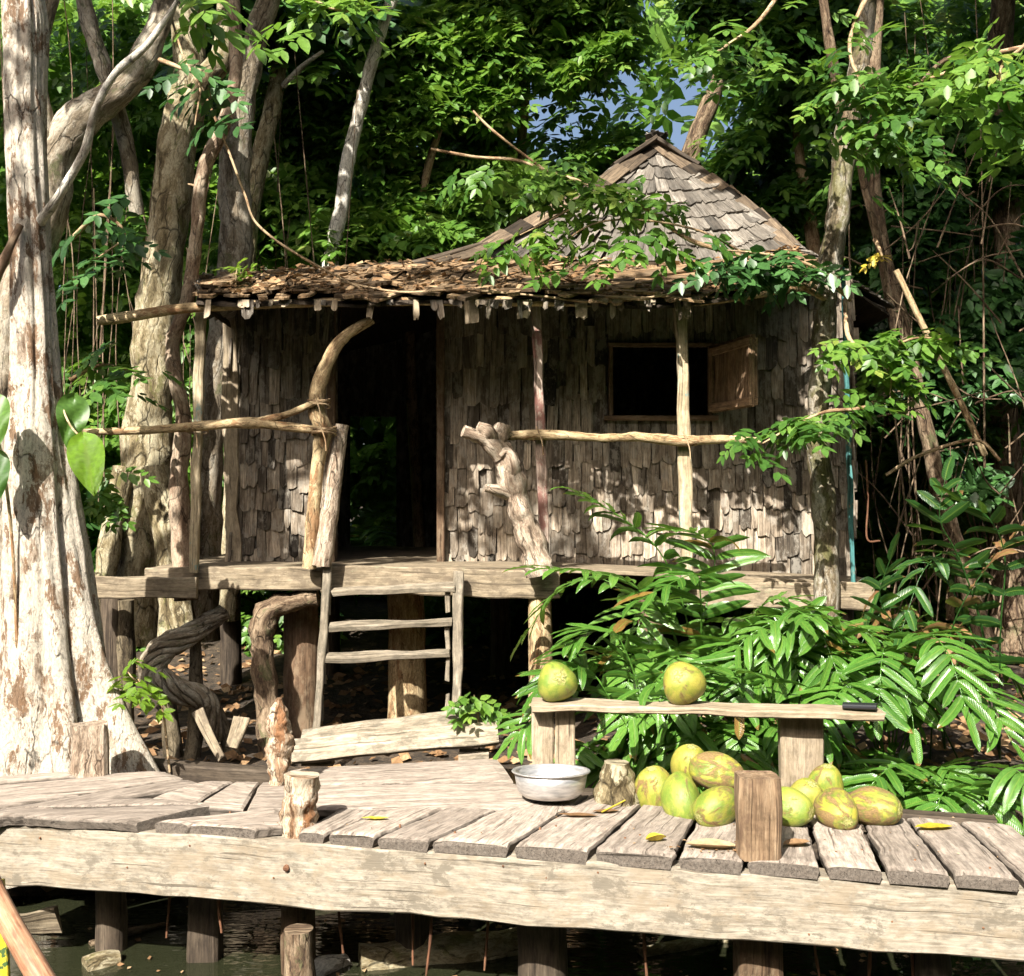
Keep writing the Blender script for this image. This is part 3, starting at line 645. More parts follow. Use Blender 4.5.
hA = Vector((wX1+.02, YW-.06, 0)); hB = Vector((1.60, 7.28, 0)); dv = (hB-hA).normalized(); nv = Vector((-dv.y, dv.x, 0)); SWd = (hB-hA).length
mb = MB()
for k in range(5):
    a_ = hA+dv*(SWd*(k+.5)/5); plank(mb, Vector((a_.x, a_.y, wZ0+.015)), Vector((a_.x, a_.y, wZ1+.0)), SWd/5-.006, .018, up=nv, seed=50+k, seg=4, wob=.002)
SH = mb.build('window_shutter', M['shut'], HUT)
mb = MB()
for z in (wZ0+.05, wZ1-.05): a_ = hA-nv*.0; plank(mb, Vector((hA.x, hA.y, z))+nv*.022, Vector((hB.x, hB.y, z))+nv*.022, .05, .02, up=nv, seed=int(z*40), rnd=.8, seg=4, wob=.002)
for s in (.06, .94): a_ = hA.lerp(hB, s); plank(mb, Vector((a_.x, a_.y, wZ0+.08))+nv*.024, Vector((a_.x, a_.y, wZ1-.08))+nv*.024, .05, .02, up=nv, seed=int(s*70), rnd=.7, seg=4, wob=.002)
for z in (wZ0+.05, wZ1-.05): plank(mb, Vector((hA.x, hA.y, z))-nv*.022, Vector((hB.x, hB.y, z))-nv*.022, .055, .02, up=nv, seed=int(z*47), rnd=.9, seg=4, wob=.002)
for s in (.05, .95): a_ = hA.lerp(hB, s); plank(mb, Vector((a_.x, a_.y, wZ0+.078))-nv*.022, Vector((a_.x, a_.y, wZ1-.078))-nv*.022, .05, .02, up=nv, seed=int(s*77), rnd=.9, seg=4, wob=.002)
mb.build('batten', M['shut'], SH)
# floor
mb = MB(); rr = random.Random(8); y = 7.12
while y < YB+.1:
    w_ = rr.uniform(.14, .2)
    for (a_, b_) in ((-2.35, .25), (.254, 2.45)):
        plank(mb, (a_, y+w_/2, flz(a_ if a_ < 0 else .26)-.012), (b_, y+w_/2, flz(b_)-.012), w_-.006, .026, seed=int(y*33), seg=6, wob=.003)
    y += w_
mb.build('floor', M['hutbeam'], HUT)
def hb(name, a_, b_, hgt, th, seed, mat='hutbeam', rnd=.6, w2=None):
    mb = MB(); plank(mb, a_, b_, hgt, th, up=(0, -1, 0), seed=seed, rnd=rnd, seg=16, wob=.008, w2=w2); return mb.build(name, M[mat], HUT)
hb('floor_beam', V(146, 578, 7.14), V(322, 578.5, 7.14), .145, .07, 60)
hb('floor_beam', V(322, 578, 7.15), V(560, 585, 7.15), .18, .07, 61)
hb('floor_beam', V(690, 594, 7.12), V(873, 596, 7.05), .17, .07, 62, rnd=.8)
hb('floor_beam', V(83, 587, 6.98), V(197, 588, 6.98), .135, .07, 63, rnd=.5)
hb('floor_joist', (-2.3, 8.6, .80), (2.4, 8.6, .70), .14, .08, 64, 'darkwood'); hb('floor_joist', (-2.3, 10.2, .80), (2.4, 10.2, .70), .14, .08, 65, 'darkwood')
# posts, poles, rails
def tb(name, pts, rad, mat, seed=0, sides=12, n=8, rough=.1, fr=9, parent=HUT, flute=0, r=None):
    mb = MB(); tube(mb, pts, rad, sides, n, rough, fr, seed, flute=flute, r=r); return mb.build(name, M[mat], parent)
hb('porch_post', V(194, 572, 7.06), V(201, 312, 7.06), .062, .06, 70, 'greenpost', .8)
o = hb('porch_post', V(545, 572, 7.05), V(536, 303, 7.05), .062, .06, 71, 'redpost', .8); o['label'] = 'square post with flaking red paint'
hb('porch_post', V(687, 585, 7.05), V(681, 306, 7.05), .078, .06, 72, 'greenpost', .8)
o = hb('porch_post', V(853, 584, 7.1), V(843, 268, 7.1), .028, .03, 73, 'teal', .8); o['label'] = 'thin turquoise painted post'
tb('branch_post', [V(309, 568, 7.02), V(313, 520, 7.0), V(317, 470, 7.0), V(323, 432, 6.98), V(316, 405, 6.98), V(324, 370, 6.98), V(341, 340, 6.98), V(372, 319, 7.0)], [.046, .043, .042, .06, .052, .045, .037, .03], 'pole', 3, 18)
tb('porch_log', [V(322, 566, 7.0), V(331, 500, 7.02), V(342, 425, 7.05)], [.062, .056, .045], 'driftwood', 4, 16, rough=.08)
tb('rail', [V(74, 432, 6.9), V(140, 430.5, 6.92), V(200, 426, 6.95), V(250, 423, 6.95), V(290, 427, 6.93), V(325, 431, 6.92)], [.02, .026, .03, .034, .028, .024], 'pole', 5, 10)
tb('rail', [V(250, 423, 6.95), V(285, 415, 6.93), V(320, 400, 6.9)], [.027, .024, .018], 'pole', 6, 10)
tb('rail', [V(498, 437, 6.98), V(540, 434, 6.97), V(600, 438, 6.97), V(640, 437, 6.97), V(684, 441, 6.97), V(720, 439, 6.97), V(760, 441, 6.98)], [.024, .034, .026, .03, .035, .027, .022], 'pole', 8, 12, rough=.16, fr=14)
tb('eave_pole', [V(98, 321, 6.9), V(140, 315, 6.92), V(190, 308, 6.95), V(300, 303, 6.95), V(450, 301, 6.95), V(600, 302, 6.95), V(700, 301, 7.0), V(815, 285, 7.4)], [.032, .036, .032, .03, .03, .03, .03, .028], 'pole', 9, 10, n=6)
def lash(c, r, seed):
    c = Vector(c); mb = MB()
    for k in range(4):
        pts = [c+Vector((r*1.15*math.cos(t)*1.0, -r*1.25*math.sin(t), (k-1.5)*.014 + .012*math.sin(t+k))) for t in [i*math.pi/5+k for i in range(11)]]
        tube(mb, pts, [.006]*11, 5, 2, .1, 20, seed+k, cap=False)
    pts = [c+Vector((r*.3*s_, -r*1.3, z)) for s_, z in ((-1, .05), (1, -.05), (1.4, -.13))]; tube(mb, pts, [.005]*3, 5, 3, .1, 20, seed)
    mb.build('lashing', M['twig'], HUT)
lash(V(324, 431, 6.95), .066, 1); lash(V(684, 440, 7.02), .066, 2); lash(V(539, 435, 7.02), .06, 3); lash(V(197, 428, 7.02), .06, 4); lash(V(319, 403, 6.96), .06, 5)
# stilts below the floor
def stilt(px, Y, y0, r, mat, seed, **k): tb('stilt', [V(px, y0, Y), V(px+1, y0+80, Y), (V(px, y0, Y).x, Y, gz(V(px, y0, Y).x, Y)-.1)], [r, r*1.05, r*1.1], mat, seed, 18, 4, .05, 5, **k)
tb('stilt', [V(318, 597, 7.2), V(296, 600, 7.2), V(268, 612, 7.2), V(262, 650, 7.2), V(268, 710, 7.15), V(272, 775, 7.1)], [.06, .065, .085, .075, .075, .085], 'barkdark', 11, 20, rough=.16, fr=10)
stilt(301, 7.5, 598, .115, 'stilt', 12); stilt(406, 8.0, 590, .13, 'pole', 13); stilt(540, 7.2, 596, .075, 'pole', 14); stilt(112, 7.3, 590, .07, 'darkwood', 15)
stilt(650, 7.25, 600, .08, 'stilt', 16); stilt(840, 7.2, 600, .08, 'darkwood', 17); stilt(230, 9.8, 575, .09, 'darkwood', 18); stilt(500, 9.9, 575, .09, 'darkwood', 19); stilt(700, 9.9, 575, .09, 'darkwood', 20); stilt(330, 10.1, 575, .08, 'darkwood', 22)
# hanging shreds at the eave and strips at the wall top
rr = random.Random(77)
def loose(*q):
    mb = MB(); shingle(mb, *q); mb.build('loose_shingle', M['board'] if q[-2] > .6 else M['shingle'], HUT)
fx, fyy = Vector((1, 0, 0)), Vector((0, -1, 0))
for k in range(15): px = rr.uniform(238, 332); loose(V(px, 308, 7.72), Vector((rr.uniform(-.06, .06), 0, -1)), fx, fyy, rr.uniform(.15, .36), rr.uniform(.03, .06), .008, rr.random(), rr)
for k in range(46): px = rr.uniform(205, 700); loose(V(px, 300, rr.uniform(6.8, 6.88)), Vector((rr.uniform(-.2, .2), -.05, -1)), fx, fyy, rr.choice((.04, .05, .07, .12)), rr.uniform(.02, .08), .008, rr.random(), rr)
loose(V(471, 296, 6.88), Vector((.05, 0, -1)), fx, fyy, .17, .09, .01, 1, rr)

# roof
ROOF = None
E_ = [V(196, 299, 6.9), V(245, 303, 6.86), V(300, 298, 6.9), V(360, 303, 6.84), V(420, 298, 6.88), V(480, 300, 6.86), V(540, 296, 6.9), V(600, 302, 6.84), V(655, 305, 6.84), V(700, 300, 6.9), V(740, 294, 7.05), V(780, 283, 7.35), V(822, 266, 7.75)]
U_ = [V(200, 279, 7.45), V(345, 271, 7.8), V(482, 262, 8.12), V(600, 266, 8.12), V(690, 266, 8.12), V(760, 262, 8.15), V(797, 251, 8.2)]
AP = V(655, 146, 9.3)
def poly_at(P, u):
    u = min(.99999, max(0, u))*(len(P)-1); i = int(u); return P[i].lerp(P[i+1], u-i)
def patch(mb, lo, up, rows, Wm, r, th=.010, lift=.03, seed=0, over=1.5, jit=.03, drop=.0, skew=0.02):
    rr = random.Random(seed)
    for j in range(rows):
        v = j/rows; Lr = sum(((poly_at(lo, (k+1)/12).lerp(poly_at(up, (k+1)/12), v)) - (poly_at(lo, k/12).lerp(poly_at(up, k/12), v))).length for k in range(12)); x = 0
        if Lr < .05: continue
        while x < Lr:
            W = rr.uniform(*Wm); u = (x+W/2)/Lr; x += W
            if u > 1 or rr.random() < drop: continue
            a_, b_ = poly_at(lo, u), poly_at(up, u); P0 = a_.lerp(b_, v); st = (b_-a_)/rows; P1 = P0+st*over
            e = .01; ac = (poly_at(lo, min(1, u+e)).lerp(poly_at(up, min(1, u+e)), v) - poly_at(lo, max(0, u-e)).lerp(poly_at(up, max(0, u-e)), v)).normalized()
            dn_ = (P0-P1).normalized(); nr = dn_.cross(ac); nr = nr if nr.z > 0 else -nr; nr.normalize(); dn2 = (dn_+ac*rr.gauss(0, skew)).normalized(); ac2 = nr.cross(dn2).normalized(); ac2 = ac2 if ac2.dot(ac) > 0 else -ac2
            shingle(mb, P1+nr*rr.uniform(0, .008), dn2, ac2, nr, (P1-P0).length*(1+rr.uniform(-jit, jit*2)), W-.005, th*rr.uniform(.7, 1.4), min(1, max(0, rr.gauss(.5, .25))), rr, lift=lift)
def sheet(mb, lo, up, n=20, t=.02, m=1, dz=-.012):
    vs = []
    for lay in (0, 1):
        for i in range(n+1):
            for P in (lo, up): q = poly_at(P, i/n); vs.append(q+Vector((0, 0, dz-t*lay)))
    fs = []; K = 2*(n+1)
    for i in range(n):
        a_ = 2*i; fs += [(a_, a_+2, a_+3, a_+1), (a_+K, a_+K+1, a_+K+3, a_+K+2), (a_, a_+K, a_+K+2, a_+2), (a_+1, a_+3, a_+K+3, a_+K+1)]
    fs += [(0, 1, K+1, K), (2*n, K+2*n, K+2*n+1, 2*n+1)]
    mb.add(vs, fs, [(v.y, v.x, v.z) for v in vs], .2)
# eaves and breaks of the other sides
FLe, FRe = E_[0], E_[-1]; BLe = Vector((FLe.x-.1, 11.3, 2.6)); BRe = Vector((2.95, 11.3, 2.75))
ULf, URf = U_[2], U_[-1]; ULb = Vector((ULf.x+.05, 10.5, ULf.z)); URb = Vector((URf.x+.05, 10.5, URf.z)); FRr = Vector((2.85, 8.3, 2.78))
mb = MB(); sheet(mb, E_, U_)
sheet(mb, [BLe, FLe], [ULb, U_[0].lerp(ULf, .02)], 2); sheet(mb, [FLe+Vector((0, .02, 0)), U_[0]], [U_[1], ULf], 2)
sheet(mb, [FRe, FRr, BRe], [URf, URf.lerp(URb, .1), URb], 4); sheet(mb, [BRe, BLe], [URb, ULb], 2)
sheet(mb, [ULf, U_[3], U_[4], U_[5], URf], [AP]*5, 8); sheet(mb, [URf, URb], [AP, AP], 2); sheet(mb, [URb, ULb], [AP, AP], 2); sheet(mb, [ULb, ULf], [AP, AP], 2)
sheet(mb, [U_[0]+Vector((0, .02, 0)), ULb], [ULf, ULf.lerp(ULb, .3)], 3)
RF = mb.build('roof', M['darkwood'], HUT)
mb = MB(); patch(mb, E_, U_, 7, (.05, .12), 0, th=.016, lift=.02, seed=4, over=1.7, jit=.3, skew=.2)
patch(mb, E_, [e.lerp(u, .35) for e, u in zip(E_, U_)], 3, (.05, .13), 0, th=.014, lift=.045, seed=5, over=1.5, jit=.3, drop=.35, skew=.25)
mb.build('porch_shingles', M['roofold'], RF)
mb = MB(); lowU = [ULf, U_[3], U_[4], U_[5], URf]
patch(mb, lowU, [AP+Vector((-.04, 0, 0)), AP, AP, AP, AP+Vector((.04, 0, 0))], 9, (.06, .11), 0, th=.012, lift=.025, seed=6, over=1.5, jit=.06)
patch(mb, [URf, URb], [AP, AP], 7, (.1, .16), 0, seed=7); patch(mb, [URb, ULb], [AP, AP], 7, (.1, .18), 0, seed=8); patch(mb, [ULb, ULf], [AP, AP], 7, (.1, .16), 0, seed=9)
patch(mb, [BLe, FLe], [ULb, U_[0]], 6, (.1, .18), 0, seed=10); patch(mb, [FRe, FRr, BRe], [URf, URf.lerp(URb, .1), URb], 5, (.1, .18), 0, seed=11); patch(mb, [BRe, BLe], [URb, ULb], 5, (.12, .2), 0, seed=12)
mb.build('peak_shingles', M['roofsh'], RF)
def caps(mb, pts, n_, wdt, seed, lift=.03, ln=.26):
    rr = random.Random(seed); rows = cr([tuple(p) for p in pts], 12); P = [Vector(q) for q in rows]
    for i in range(n_):
        u = (i+.5)/n_; a_ = poly_at(P, max(0, u-.5*ln/n_/.2)); c = poly_at(P, u); d = (poly_at(P, min(1, u+.02))-poly_at(P, max(0, u-.02))).normalized()
        s_ = d.cross(Vector((0, 0, 1))).normalized(); up = s_.cross(d)
        for sg in (1, -1):
            nn = (up*1.0+s_*sg*.75).normalized(); ctr = c + s_*sg*wdt*.42 + Vector((0, 0, lift-.33*wdt+rr.uniform(-.006, .012)))
            plank(mb, ctr-d*ln/2+nn*.010, ctr+d*ln/2-nn*.006, wdt, .014, up=nn, rnd=rr.random(), seed=rr.randint(0, 999), seg=2, wob=.003)
mb = MB()
caps(mb, [AP+Vector((.0, -.02, .03)), V(600, 182, 8.85), V(540, 216, 8.5), V(482, 246, 8.15)], 9, .13, 1); caps(mb, [AP+Vector((.0, -.02, .03)), V(712, 180, 8.9), V(760, 214, 8.55), V(797, 246, 8.2)], 9, .13, 2)
caps(mb, [V(480, 250, 8.1), V(430, 263, 7.95), V(340, 271, 7.75), V(200, 281, 7.4)], 11, .11, 3, lift=.02)
mb.build('ridge_cap', M['cappatch'], RF)
mb = MB(); tube(mb, [V(200, 284, 7.35), V(300, 275, 7.6), V(400, 266, 7.85), V(482, 244, 8.1)], [.02, .022, .022, .018], 8, 6, .1)
mb.build('hip_pole', M['darkwood'], RF); mb = MB(); plank(mb, V(613, 165, 9.0), V(656, 138, 9.15), .07, .03, up=(-.5, 0, 1), seed=5, rnd=.3); mb.build('barge_board', M['darkwood'], RF); mb = MB(); plank(mb, V(700, 165, 9.0), V(655, 138, 9.16), .07, .03, up=(.5, 0, 1), seed=6, rnd=.3)
mb.build('barge_board', M['darkwood'], RF)
# litter on the porch roof
rng = np.random.default_rng(3); nL = 900; u = rng.uniform(.05, .98, nL); v_ = rng.uniform(0, 1, nL)**1.3
C = np.array([tuple(poly_at(E_, a_).lerp(poly_at(U_, a_), b_)+Vector((0, 0, .06))) for a_, b_ in zip(u, v_)])
LT = (np.array([(-.5, 0, 0), (-.1, .28, .1), (.5, 0, .05), (-.1, -.28, .08), (0, 0, 0)]), np.array([(0, 0, 0), (.3, .1, 0), (1, 0, 0), (.3, -.1, 0), (.5, 0, 0)]), [(0, 4, 2, 1), (0, 3, 2, 4)], np.zeros(5, int))
o = cloud_mesh('leaf_litter', M['dryleaf'], C, quat_frames(rng, nL, (-.4, .4), .5), rng.uniform(.03, .09, nL), rng, LT); tag(o, 'dead leaves and bits scattered over the porch roof', 'leaf litter', kind='stuff')

# ------------------------------------------------------------------ ladder, boards, driftwood trunk
LD = empty('ladder', V(390, 735, 6.8), 'rickety wooden ladder with four rungs up to the hut porch', 'ladder')
def pl(name, a_, b_, w_, t_, mat, parent, seed, rnd=.5, up=(0, -1, 0), wob=.008, seg=10):
    mb = MB(); plank(mb, a_, b_, w_, t_, up=up, seed=seed, rnd=rnd, seg=seg, wob=wob); return mb.build(name, M[mat], parent)
pl('side_rail', V(316, 737, 6.75), V(328, 564, 7.03), .05, .045, 'ladder', LD, 80, .2); pl('side_rail', V(457, 712, 6.75), V(459, 572, 7.03), .062, .055, 'ladder', LD, 81, .35)
for y, a_, b_, Y, s in ((590, 333, 455, 6.98, 1), (625, 330, 452, 6.92, 2), (656, 326, 450, 6.87, 3), (690, 323, 450, 6.81, 4)):
    if s < 4: pl('rung', V(a_, y+2, Y), V(b_, y-3, Y), .075, .035, 'ladder', LD, 82+s, .3 if s > 1 else .6, up=(0, -.25, 1))
for y in (603, 640, 672, 708): 
    pl('cleat', V(325-(y-603)*.07+4, y-14, 7.0-(y-603)*.0016), V(325-(y-603)*.07+3, y+12, 7.0-(y-603)*.0016), .03, .04, 'ladder', LD, y, .3); pl('cleat', V(448, y-14, 7.0-(y-603)*.0016), V(448, y+9, 7.0-(y-603)*.0016), .03, .04, 'ladder', LD, y+1, .5)
pb = empty('board_step', V(395, 750, 6.4), 'split pale boards propped on blocks at the ladder foot', 'boards')
pl('board', V(293, 751.5, 6.25), V(498, 733, 6.25), .135, .035, 'ladder', pb, 90, .9, up=(0, -.75, .65), wob=.006, seg=24); pl('board', V(301, 739, 6.36), V(495, 717, 6.36), .15, .03, 'ladder', pb, 91, .7, up=(0, -.55, .8), wob=.008, seg=24)
for px in (318, 474): pl('block', V(px-15, 757, 6.3), V(px+15, 757, 6.3), .09, .1, 'ladder', pb, px, .8)
pl('block', V(262, 776, 6.1), V(236, 776, 6.1), .09, .08, 'deck', pb, 7, .4)

DW = empty('driftwood_trunk', V(535, 570, 6.95), 'weathered forked trunk leaning on the porch like a carved figure', 'driftwood')
tb('trunk', [V(541, 574, 6.98), V(531, 540, 6.97), V(520, 510, 6.96), V(512, 480, 6.95), V(504, 455, 6.95), V(494, 440, 6.93)], [.09, .082, .08, .082, .07, .058], 'driftwood', 33, 24, 9, .16, 10, DW)
tb('branch', [V(500, 455, 6.93), V(488, 442, 6.88), V(473, 435, 6.84), V(463, 431, 6.82)], [.06, .052, .042, .034], 'driftwood', 34, 14, 6, .14, 12, DW)
tb('branch', [V(494, 444, 6.9), V(488, 431, 6.86), V(478, 426, 6.84)], [.05, .042, .03], 'driftwood', 35, 14, 6, .2, 12, DW)
tb('branch', [V(496, 446, 6.94), V(500, 434, 6.93), V(503, 424, 6.93)], [.055, .06, .045], 'driftwood', 36, 14, 6, .2, 12, DW)
tb('branch', [V(512, 480, 6.92), V(513, 462, 6.88), V(507, 452, 6.88), V(500, 456, 6.87)], [.05, .038, .028, .015], 'driftwood', 37, 12, 6, .14, 12, DW)
tb('branch', [V(508, 494, 6.92), V(496, 490, 6.86), V(485, 488, 6.84)], [.04, .034, .026], 'driftwood', 38, 12, 6, .14, 12, DW)

# ------------------------------------------------------------------ trees
def tree(label, cat='tree', loc=(0, 0, 0), name='tree'): return empty(name, loc, label, cat)
# big buttressed tree on the left
T1 = tree('big pale flaking tree with wide buttress roots at the left edge', loc=V(60, 775, 5.85))
rows = cr([(-70, 0, .02), (0, 22, .105), (100, 24, .105), (200, 28, .108), (300, 33, .112), (380, 36, .125), (450, 38, .16), (520, 44, .19), (580, 48, .21), (640, 52, .235), (700, 56, .26), (770, 60, .29), (860, 62, .33)], 16)
rows[0:16] = [(q[0], 18+4*(q[0]+70)/70, .104) for q in rows[0:16]]
mb = MB(); NS = 96; vs, gs, fs = [], [], []; YT = 5.95; L = 0; prev = None
for i, (py, px, r_) in enumerate(rows):
    c = V(px, py, YT)
    if prev is not None: L += (c-prev).length
    prev = c; bt = max(0, (py-470)/300)
    for k in range(NS):
        a_ = 2*math.pi*k/NS
        m_ = 1.0
        for (d0, amp, wid) in ((-.25, 1.15, .30), (-2.0, .45, .35), (-1.1, .25, .25), (3.4, .8, .35), (1.2, .9, .3), (2.3, .7, .3)):
            dd = (a_-d0+math.pi) % (2*math.pi)-math.pi; m_ += amp*min(1.15, bt)**2.0*math.exp(-(dd/wid)**2)
        p0_ = (math.cos(a_)*2.2, math.sin(a_)*2.2, L*.8)
        m_ += .16*noise.noise(p0_) + .10*noise.noise((p0_[0]*2.1, p0_[1]*2.1, L*1.5+9)) + .05*noise.noise((math.cos(a_)*9, math.sin(a_)*9, L*3)) - (.10*max(0, .25-abs(noise.noise((math.cos(a_)*2.6+5, math.sin(a_)*2.6, L*.45))))/.25 if bt > -.2 else 0)
        m_ += .022*noise.noise((math.cos(a_)*22, math.sin(a_)*22, L*9))
        vs.append(c+Vector((math.cos(a_), math.sin(a_), 0))*r_*m_); gs.append((L, math.cos(a_)*r_*m_, math.sin(a_)*r_*m_))
for i in range(len(rows)-1):
    for k in range(NS): a_, b_ = i*NS+k, i*NS+(k+1) % NS; fs.append((b_, a_, a_+NS, b_+NS))
mb.add(vs, fs, gs, .5, True); mb.build('trunk', M['barkpale'], T1)
tb('branch', [V(40, 222, 5.9), V(56, 200, 5.8), V(84, 152, 5.7), V(95, 111, 5.65), (V(115, 74, 5.6)), V(145, 47, 5.6), V(165, 20, 5.6), V(190, -20, 5.6)], [.03, .024, .021, .02, .02, .018, .014, .01], 'barkwhite', 41, 10, 6, .1, 9, T1)
tb('branch', [V(-20, 300, 5.8), V(0, 268, 5.75), V(20, 225, 5.8)], [.03, .027, .018], 'stilt', 42, 10, 4, .1, 9, T1)
crown('crown', M['canopy'], [((-2.9, 6.0, 6.6), (1.5, 1.6, .9)), ((-3.6, 4.6, 7.6), (1.3, 1.3, .8))], 70, (.5, .8), 2, thr=.02, parent=T1)  # unseen crown; left crowns above the frame are placed to cast shade
# curvy second tree behind, with a thick arm
T2 = tree('thick pale arm of a tree forking behind the buttressed trunk', loc=V(20, 640, 6.9))
tb('trunk', [V(6, 760, 6.9), V(4, 560, 6.9), V(2, 420, 6.9), V(16, 300, 6.9), V(48, 220, 6.9), V(56, 160, 6.9), V(78, 122, 6.9), V(112, 96, 6.9), V(138, 68, 6.95), V(160, 20, 7.0), V(178, -50, 7.1)], [.14, .12, .11, .10, .11, .125, .115, .10, .085, .075, .07], 'barkgrey', 44, 24, 8, .1, 5, T2)
tb('limb', [V(56, 170, 6.9), V(42, 120, 6.85), V(38, 60, 6.85), V(60, -30, 6.8)], [.1, .07, .05, .04], 'barkgrey', 45, 14, 6, .1, 5, T2)
tb('limb', [V(137, 215, 7.2), V(125, 140, 7.1), V(108, 80, 7.0), V(88, 20, 7.0), V(78, -30, 7.0)], [.05, .05, .055, .05, .045], 'barkgrey', 46, 14, 6, .1, 5, T2)
crown('crown', M['canopy'], [((-5.4, 8.2, 7.2), (1.6, 1.5, .9))], 150, (.5, .8), 3, thr=.05, parent=T2)
# golden big trunk
T3 = tree('stout golden brown trunk with holes left of the hut', loc=V(140, 600, 8.3))
tb('trunk', [V(128, 640, 8.3), V(138, 560, 8.3), V(146, 470, 8.3), V(150, 400, 8.3), V(157, 300, 8.3), V(168, 220, 8.3), V(180, 130, 8.3), V(188, 60, 8.3), V(182, 0, 8.3), V(175, -60, 8.3)], [.27, .22, .185, .165, .15, .148, .14, .12, .1, .09], 'barkgold', 51, 44, 10, .12, 3.5, T3, flute=.07)
tb('limb', [V(192, 115, 8.3), V(206, 80, 8.2), V(222, 55, 8.2), V(228, 0, 8.2), V(232, -40, 8.2)], [.1, .085, .08, .07, .06], 'barkgold', 52, 16, 6, .1, 4, T3)
tb('limb', [V(195, 130, 8.35), V(200, 60, 8.4), V(201, 0, 8.4), V(203, -40, 8.4)], [.06, .04, .035, .03], 'barkgrey', 53, 12, 6, .1, 4, T3)
for k, (px, s) in enumerate(((100, 5.6), (172, 5.7), (186, 5.5))): tb('root', [V(px*.35+140*.65, 470, 8.15), V(px*.75+140*.25, 540, 8.0), V(px, 640, 7.9)], [.09, .08, .09], 'barkgold', 54+k, 14, 6, .15, 5, T3)
crown('crown', M['canopy'], [((-3.2, 9.3, 7.6), (2.4, 1.9, 1.0)), ((-1.6, 8.6, 8.2), (1.6, 1.4, .8))], 260, (.5, .8), 4, thr=.05, parent=T3)
T4 = tree('slender crooked tree rising at the left corner of the porch', loc=V(183, 570, 7.3))
tb('trunk', [V(186, 600, 7.3), V(181, 520, 7.3), V(179, 475, 7.3), V(183, 418, 7.3), V(172, 350, 7.25), V(187, 300, 7.2), V(196, 240, 7.2), V(200, 190, 7.2), (V(206, 162, 7.2)), V(224, 125, 7.2), V(236, 70, 7.2), V(233, 0, 7.2), V(228, -60, 7.2)], [.075, .068, .06, .054, .048, .045, .044, .045, .046, .044, .042, .042, .04], 'slim', 61, 18, 8, .1, 7, T4)
tb('limb', [V(200, 187, 7.2), V(188, 184, 7.2)], [.012, .005], 'twig', 62, 6, 3, .1, 7, T4)
crown('crown', M['canopy'], [((-1.9, 7.2, 6.9), (1.3, 1.0, .6))], 18, (.4, .6), 5, thr=.03, parent=T4)
T5_ = tree('grey brown trunk standing just behind the left porch post', loc=V(210, 560, 8.9))
tb('trunk', [V(200, 640, 8.8), V(206, 520, 8.8), V(212, 420, 8.8), V(222, 330, 8.8), V(236, 264, 8.8), V(234, 200, 8.8), V(236, 150, 8.8), V(244, 90, 8.8), V(256, 40, 8.8), V(268, 0, 8.8), V(284, -60, 8.8)], [.15, .12, .1, .11, .13, .125, .12, .1, .09, .09, .08], 'barkgrey', 63, 26, 8, .1, 4, T5_, flute=.04)
crown('crown', M['canopy'], [((-1.0, 9.2, 7.4), (1.8, 1.6, .9))], 30, (.45, .7), 6, thr=.05, parent=T5_)
T6 = tree('leaning golden tree with a side limb behind the porch roof', loc=V(250, 560, 9.6))
tb('trunk', [V(228, 620, 9.6), V(240, 400, 9.6), V(248, 250, 9.6), V(262, 150, 9.6), V(272, 110, 9.6), V(281, 55, 9.6), V(281, 0, 9.6), V(280, -50, 9.6)], [.1, .09, .075, .075, .075, .065, .065, .06], 'barkgold', 65, 18, 7, .1, 5, T6)
tb('limb', [V(283, 86, 9.5), V(303, 66, 9.4), V(323, 51, 9.3)], [.028, .022, .015], 'barkwhite', 66, 8, 5, .1, 5, T6)
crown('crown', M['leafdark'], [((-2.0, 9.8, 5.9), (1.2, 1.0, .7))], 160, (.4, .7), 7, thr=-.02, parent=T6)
T7_ = tree('thin whitish trunk slanting up behind the porch roof', loc=V(330, 560, 9.4))
tb('trunk', [V(300, 600, 9.5), V(315, 400, 9.5), V(331, 262, 9.4), V(341, 210, 9.4), V(348, 160, 9.4), V(360, 110, 9.4), V(371, 66, 9.4), V(382, 28, 9.4), V(394, -8, 9.4), V(405, -60, 9.4)], [.07, .065, .068, .062, .06, .056, .054, .052, .05, .045], 'barkwhite', 67, 14, 8, .08, 6, T7_)
crown('crown', M['leafbright'], [((-1.6, 9.3, 5.4), (.8, .7, .5)), ((-1.6, 9.6, 5.7), (.6, .5, .4))], 30, (.3, .45), 8, thr=-.02, parent=T7_)
# right trunk in front of the wall corner
T8 = tree('mottled trunk rising in front of the right hut corner', loc=V(826, 585, 7.0))
tb('trunk', [V(826, 760, 7.0), V(827, 580, 7.0), V(823, 500, 7.0), V(818, 430, 7.0), V(822, 370, 7.0), V(826, 300, 7.0), V(834, 240, 7.0), V(842, 180, 7.0), V(848, 120, 7.0), V(858, 70, 7.05), V(866, 20, 7.1), V(872, -50, 7.2)], [.09, .08, .074, .070, .066, .070, .072, .068, .066, .06, .052, .045], 'barkmot', 71, 26, 9, .11, 6, T8, flute=.05)
tb('limb', [V(848, 135, 7.0), V(836, 80, 6.9), V(826, 20, 6.8), V(818, -40, 6.8)], [.045, .035, .03, .025], 'barkdark', 72, 10, 6, .1, 6, T8)
tb('limb', [V(866, 70, 7.0), V(910, 90, 6.8), V(945, 60, 6.6), V(990, 50, 6.4)], [.03, .022, .015, .008], 'barkdark', 73, 8, 6, .1, 6, T8)
T9 = tree('dark leaning tree in shade behind the right of the hut', loc=V(900, 600, 8.6))
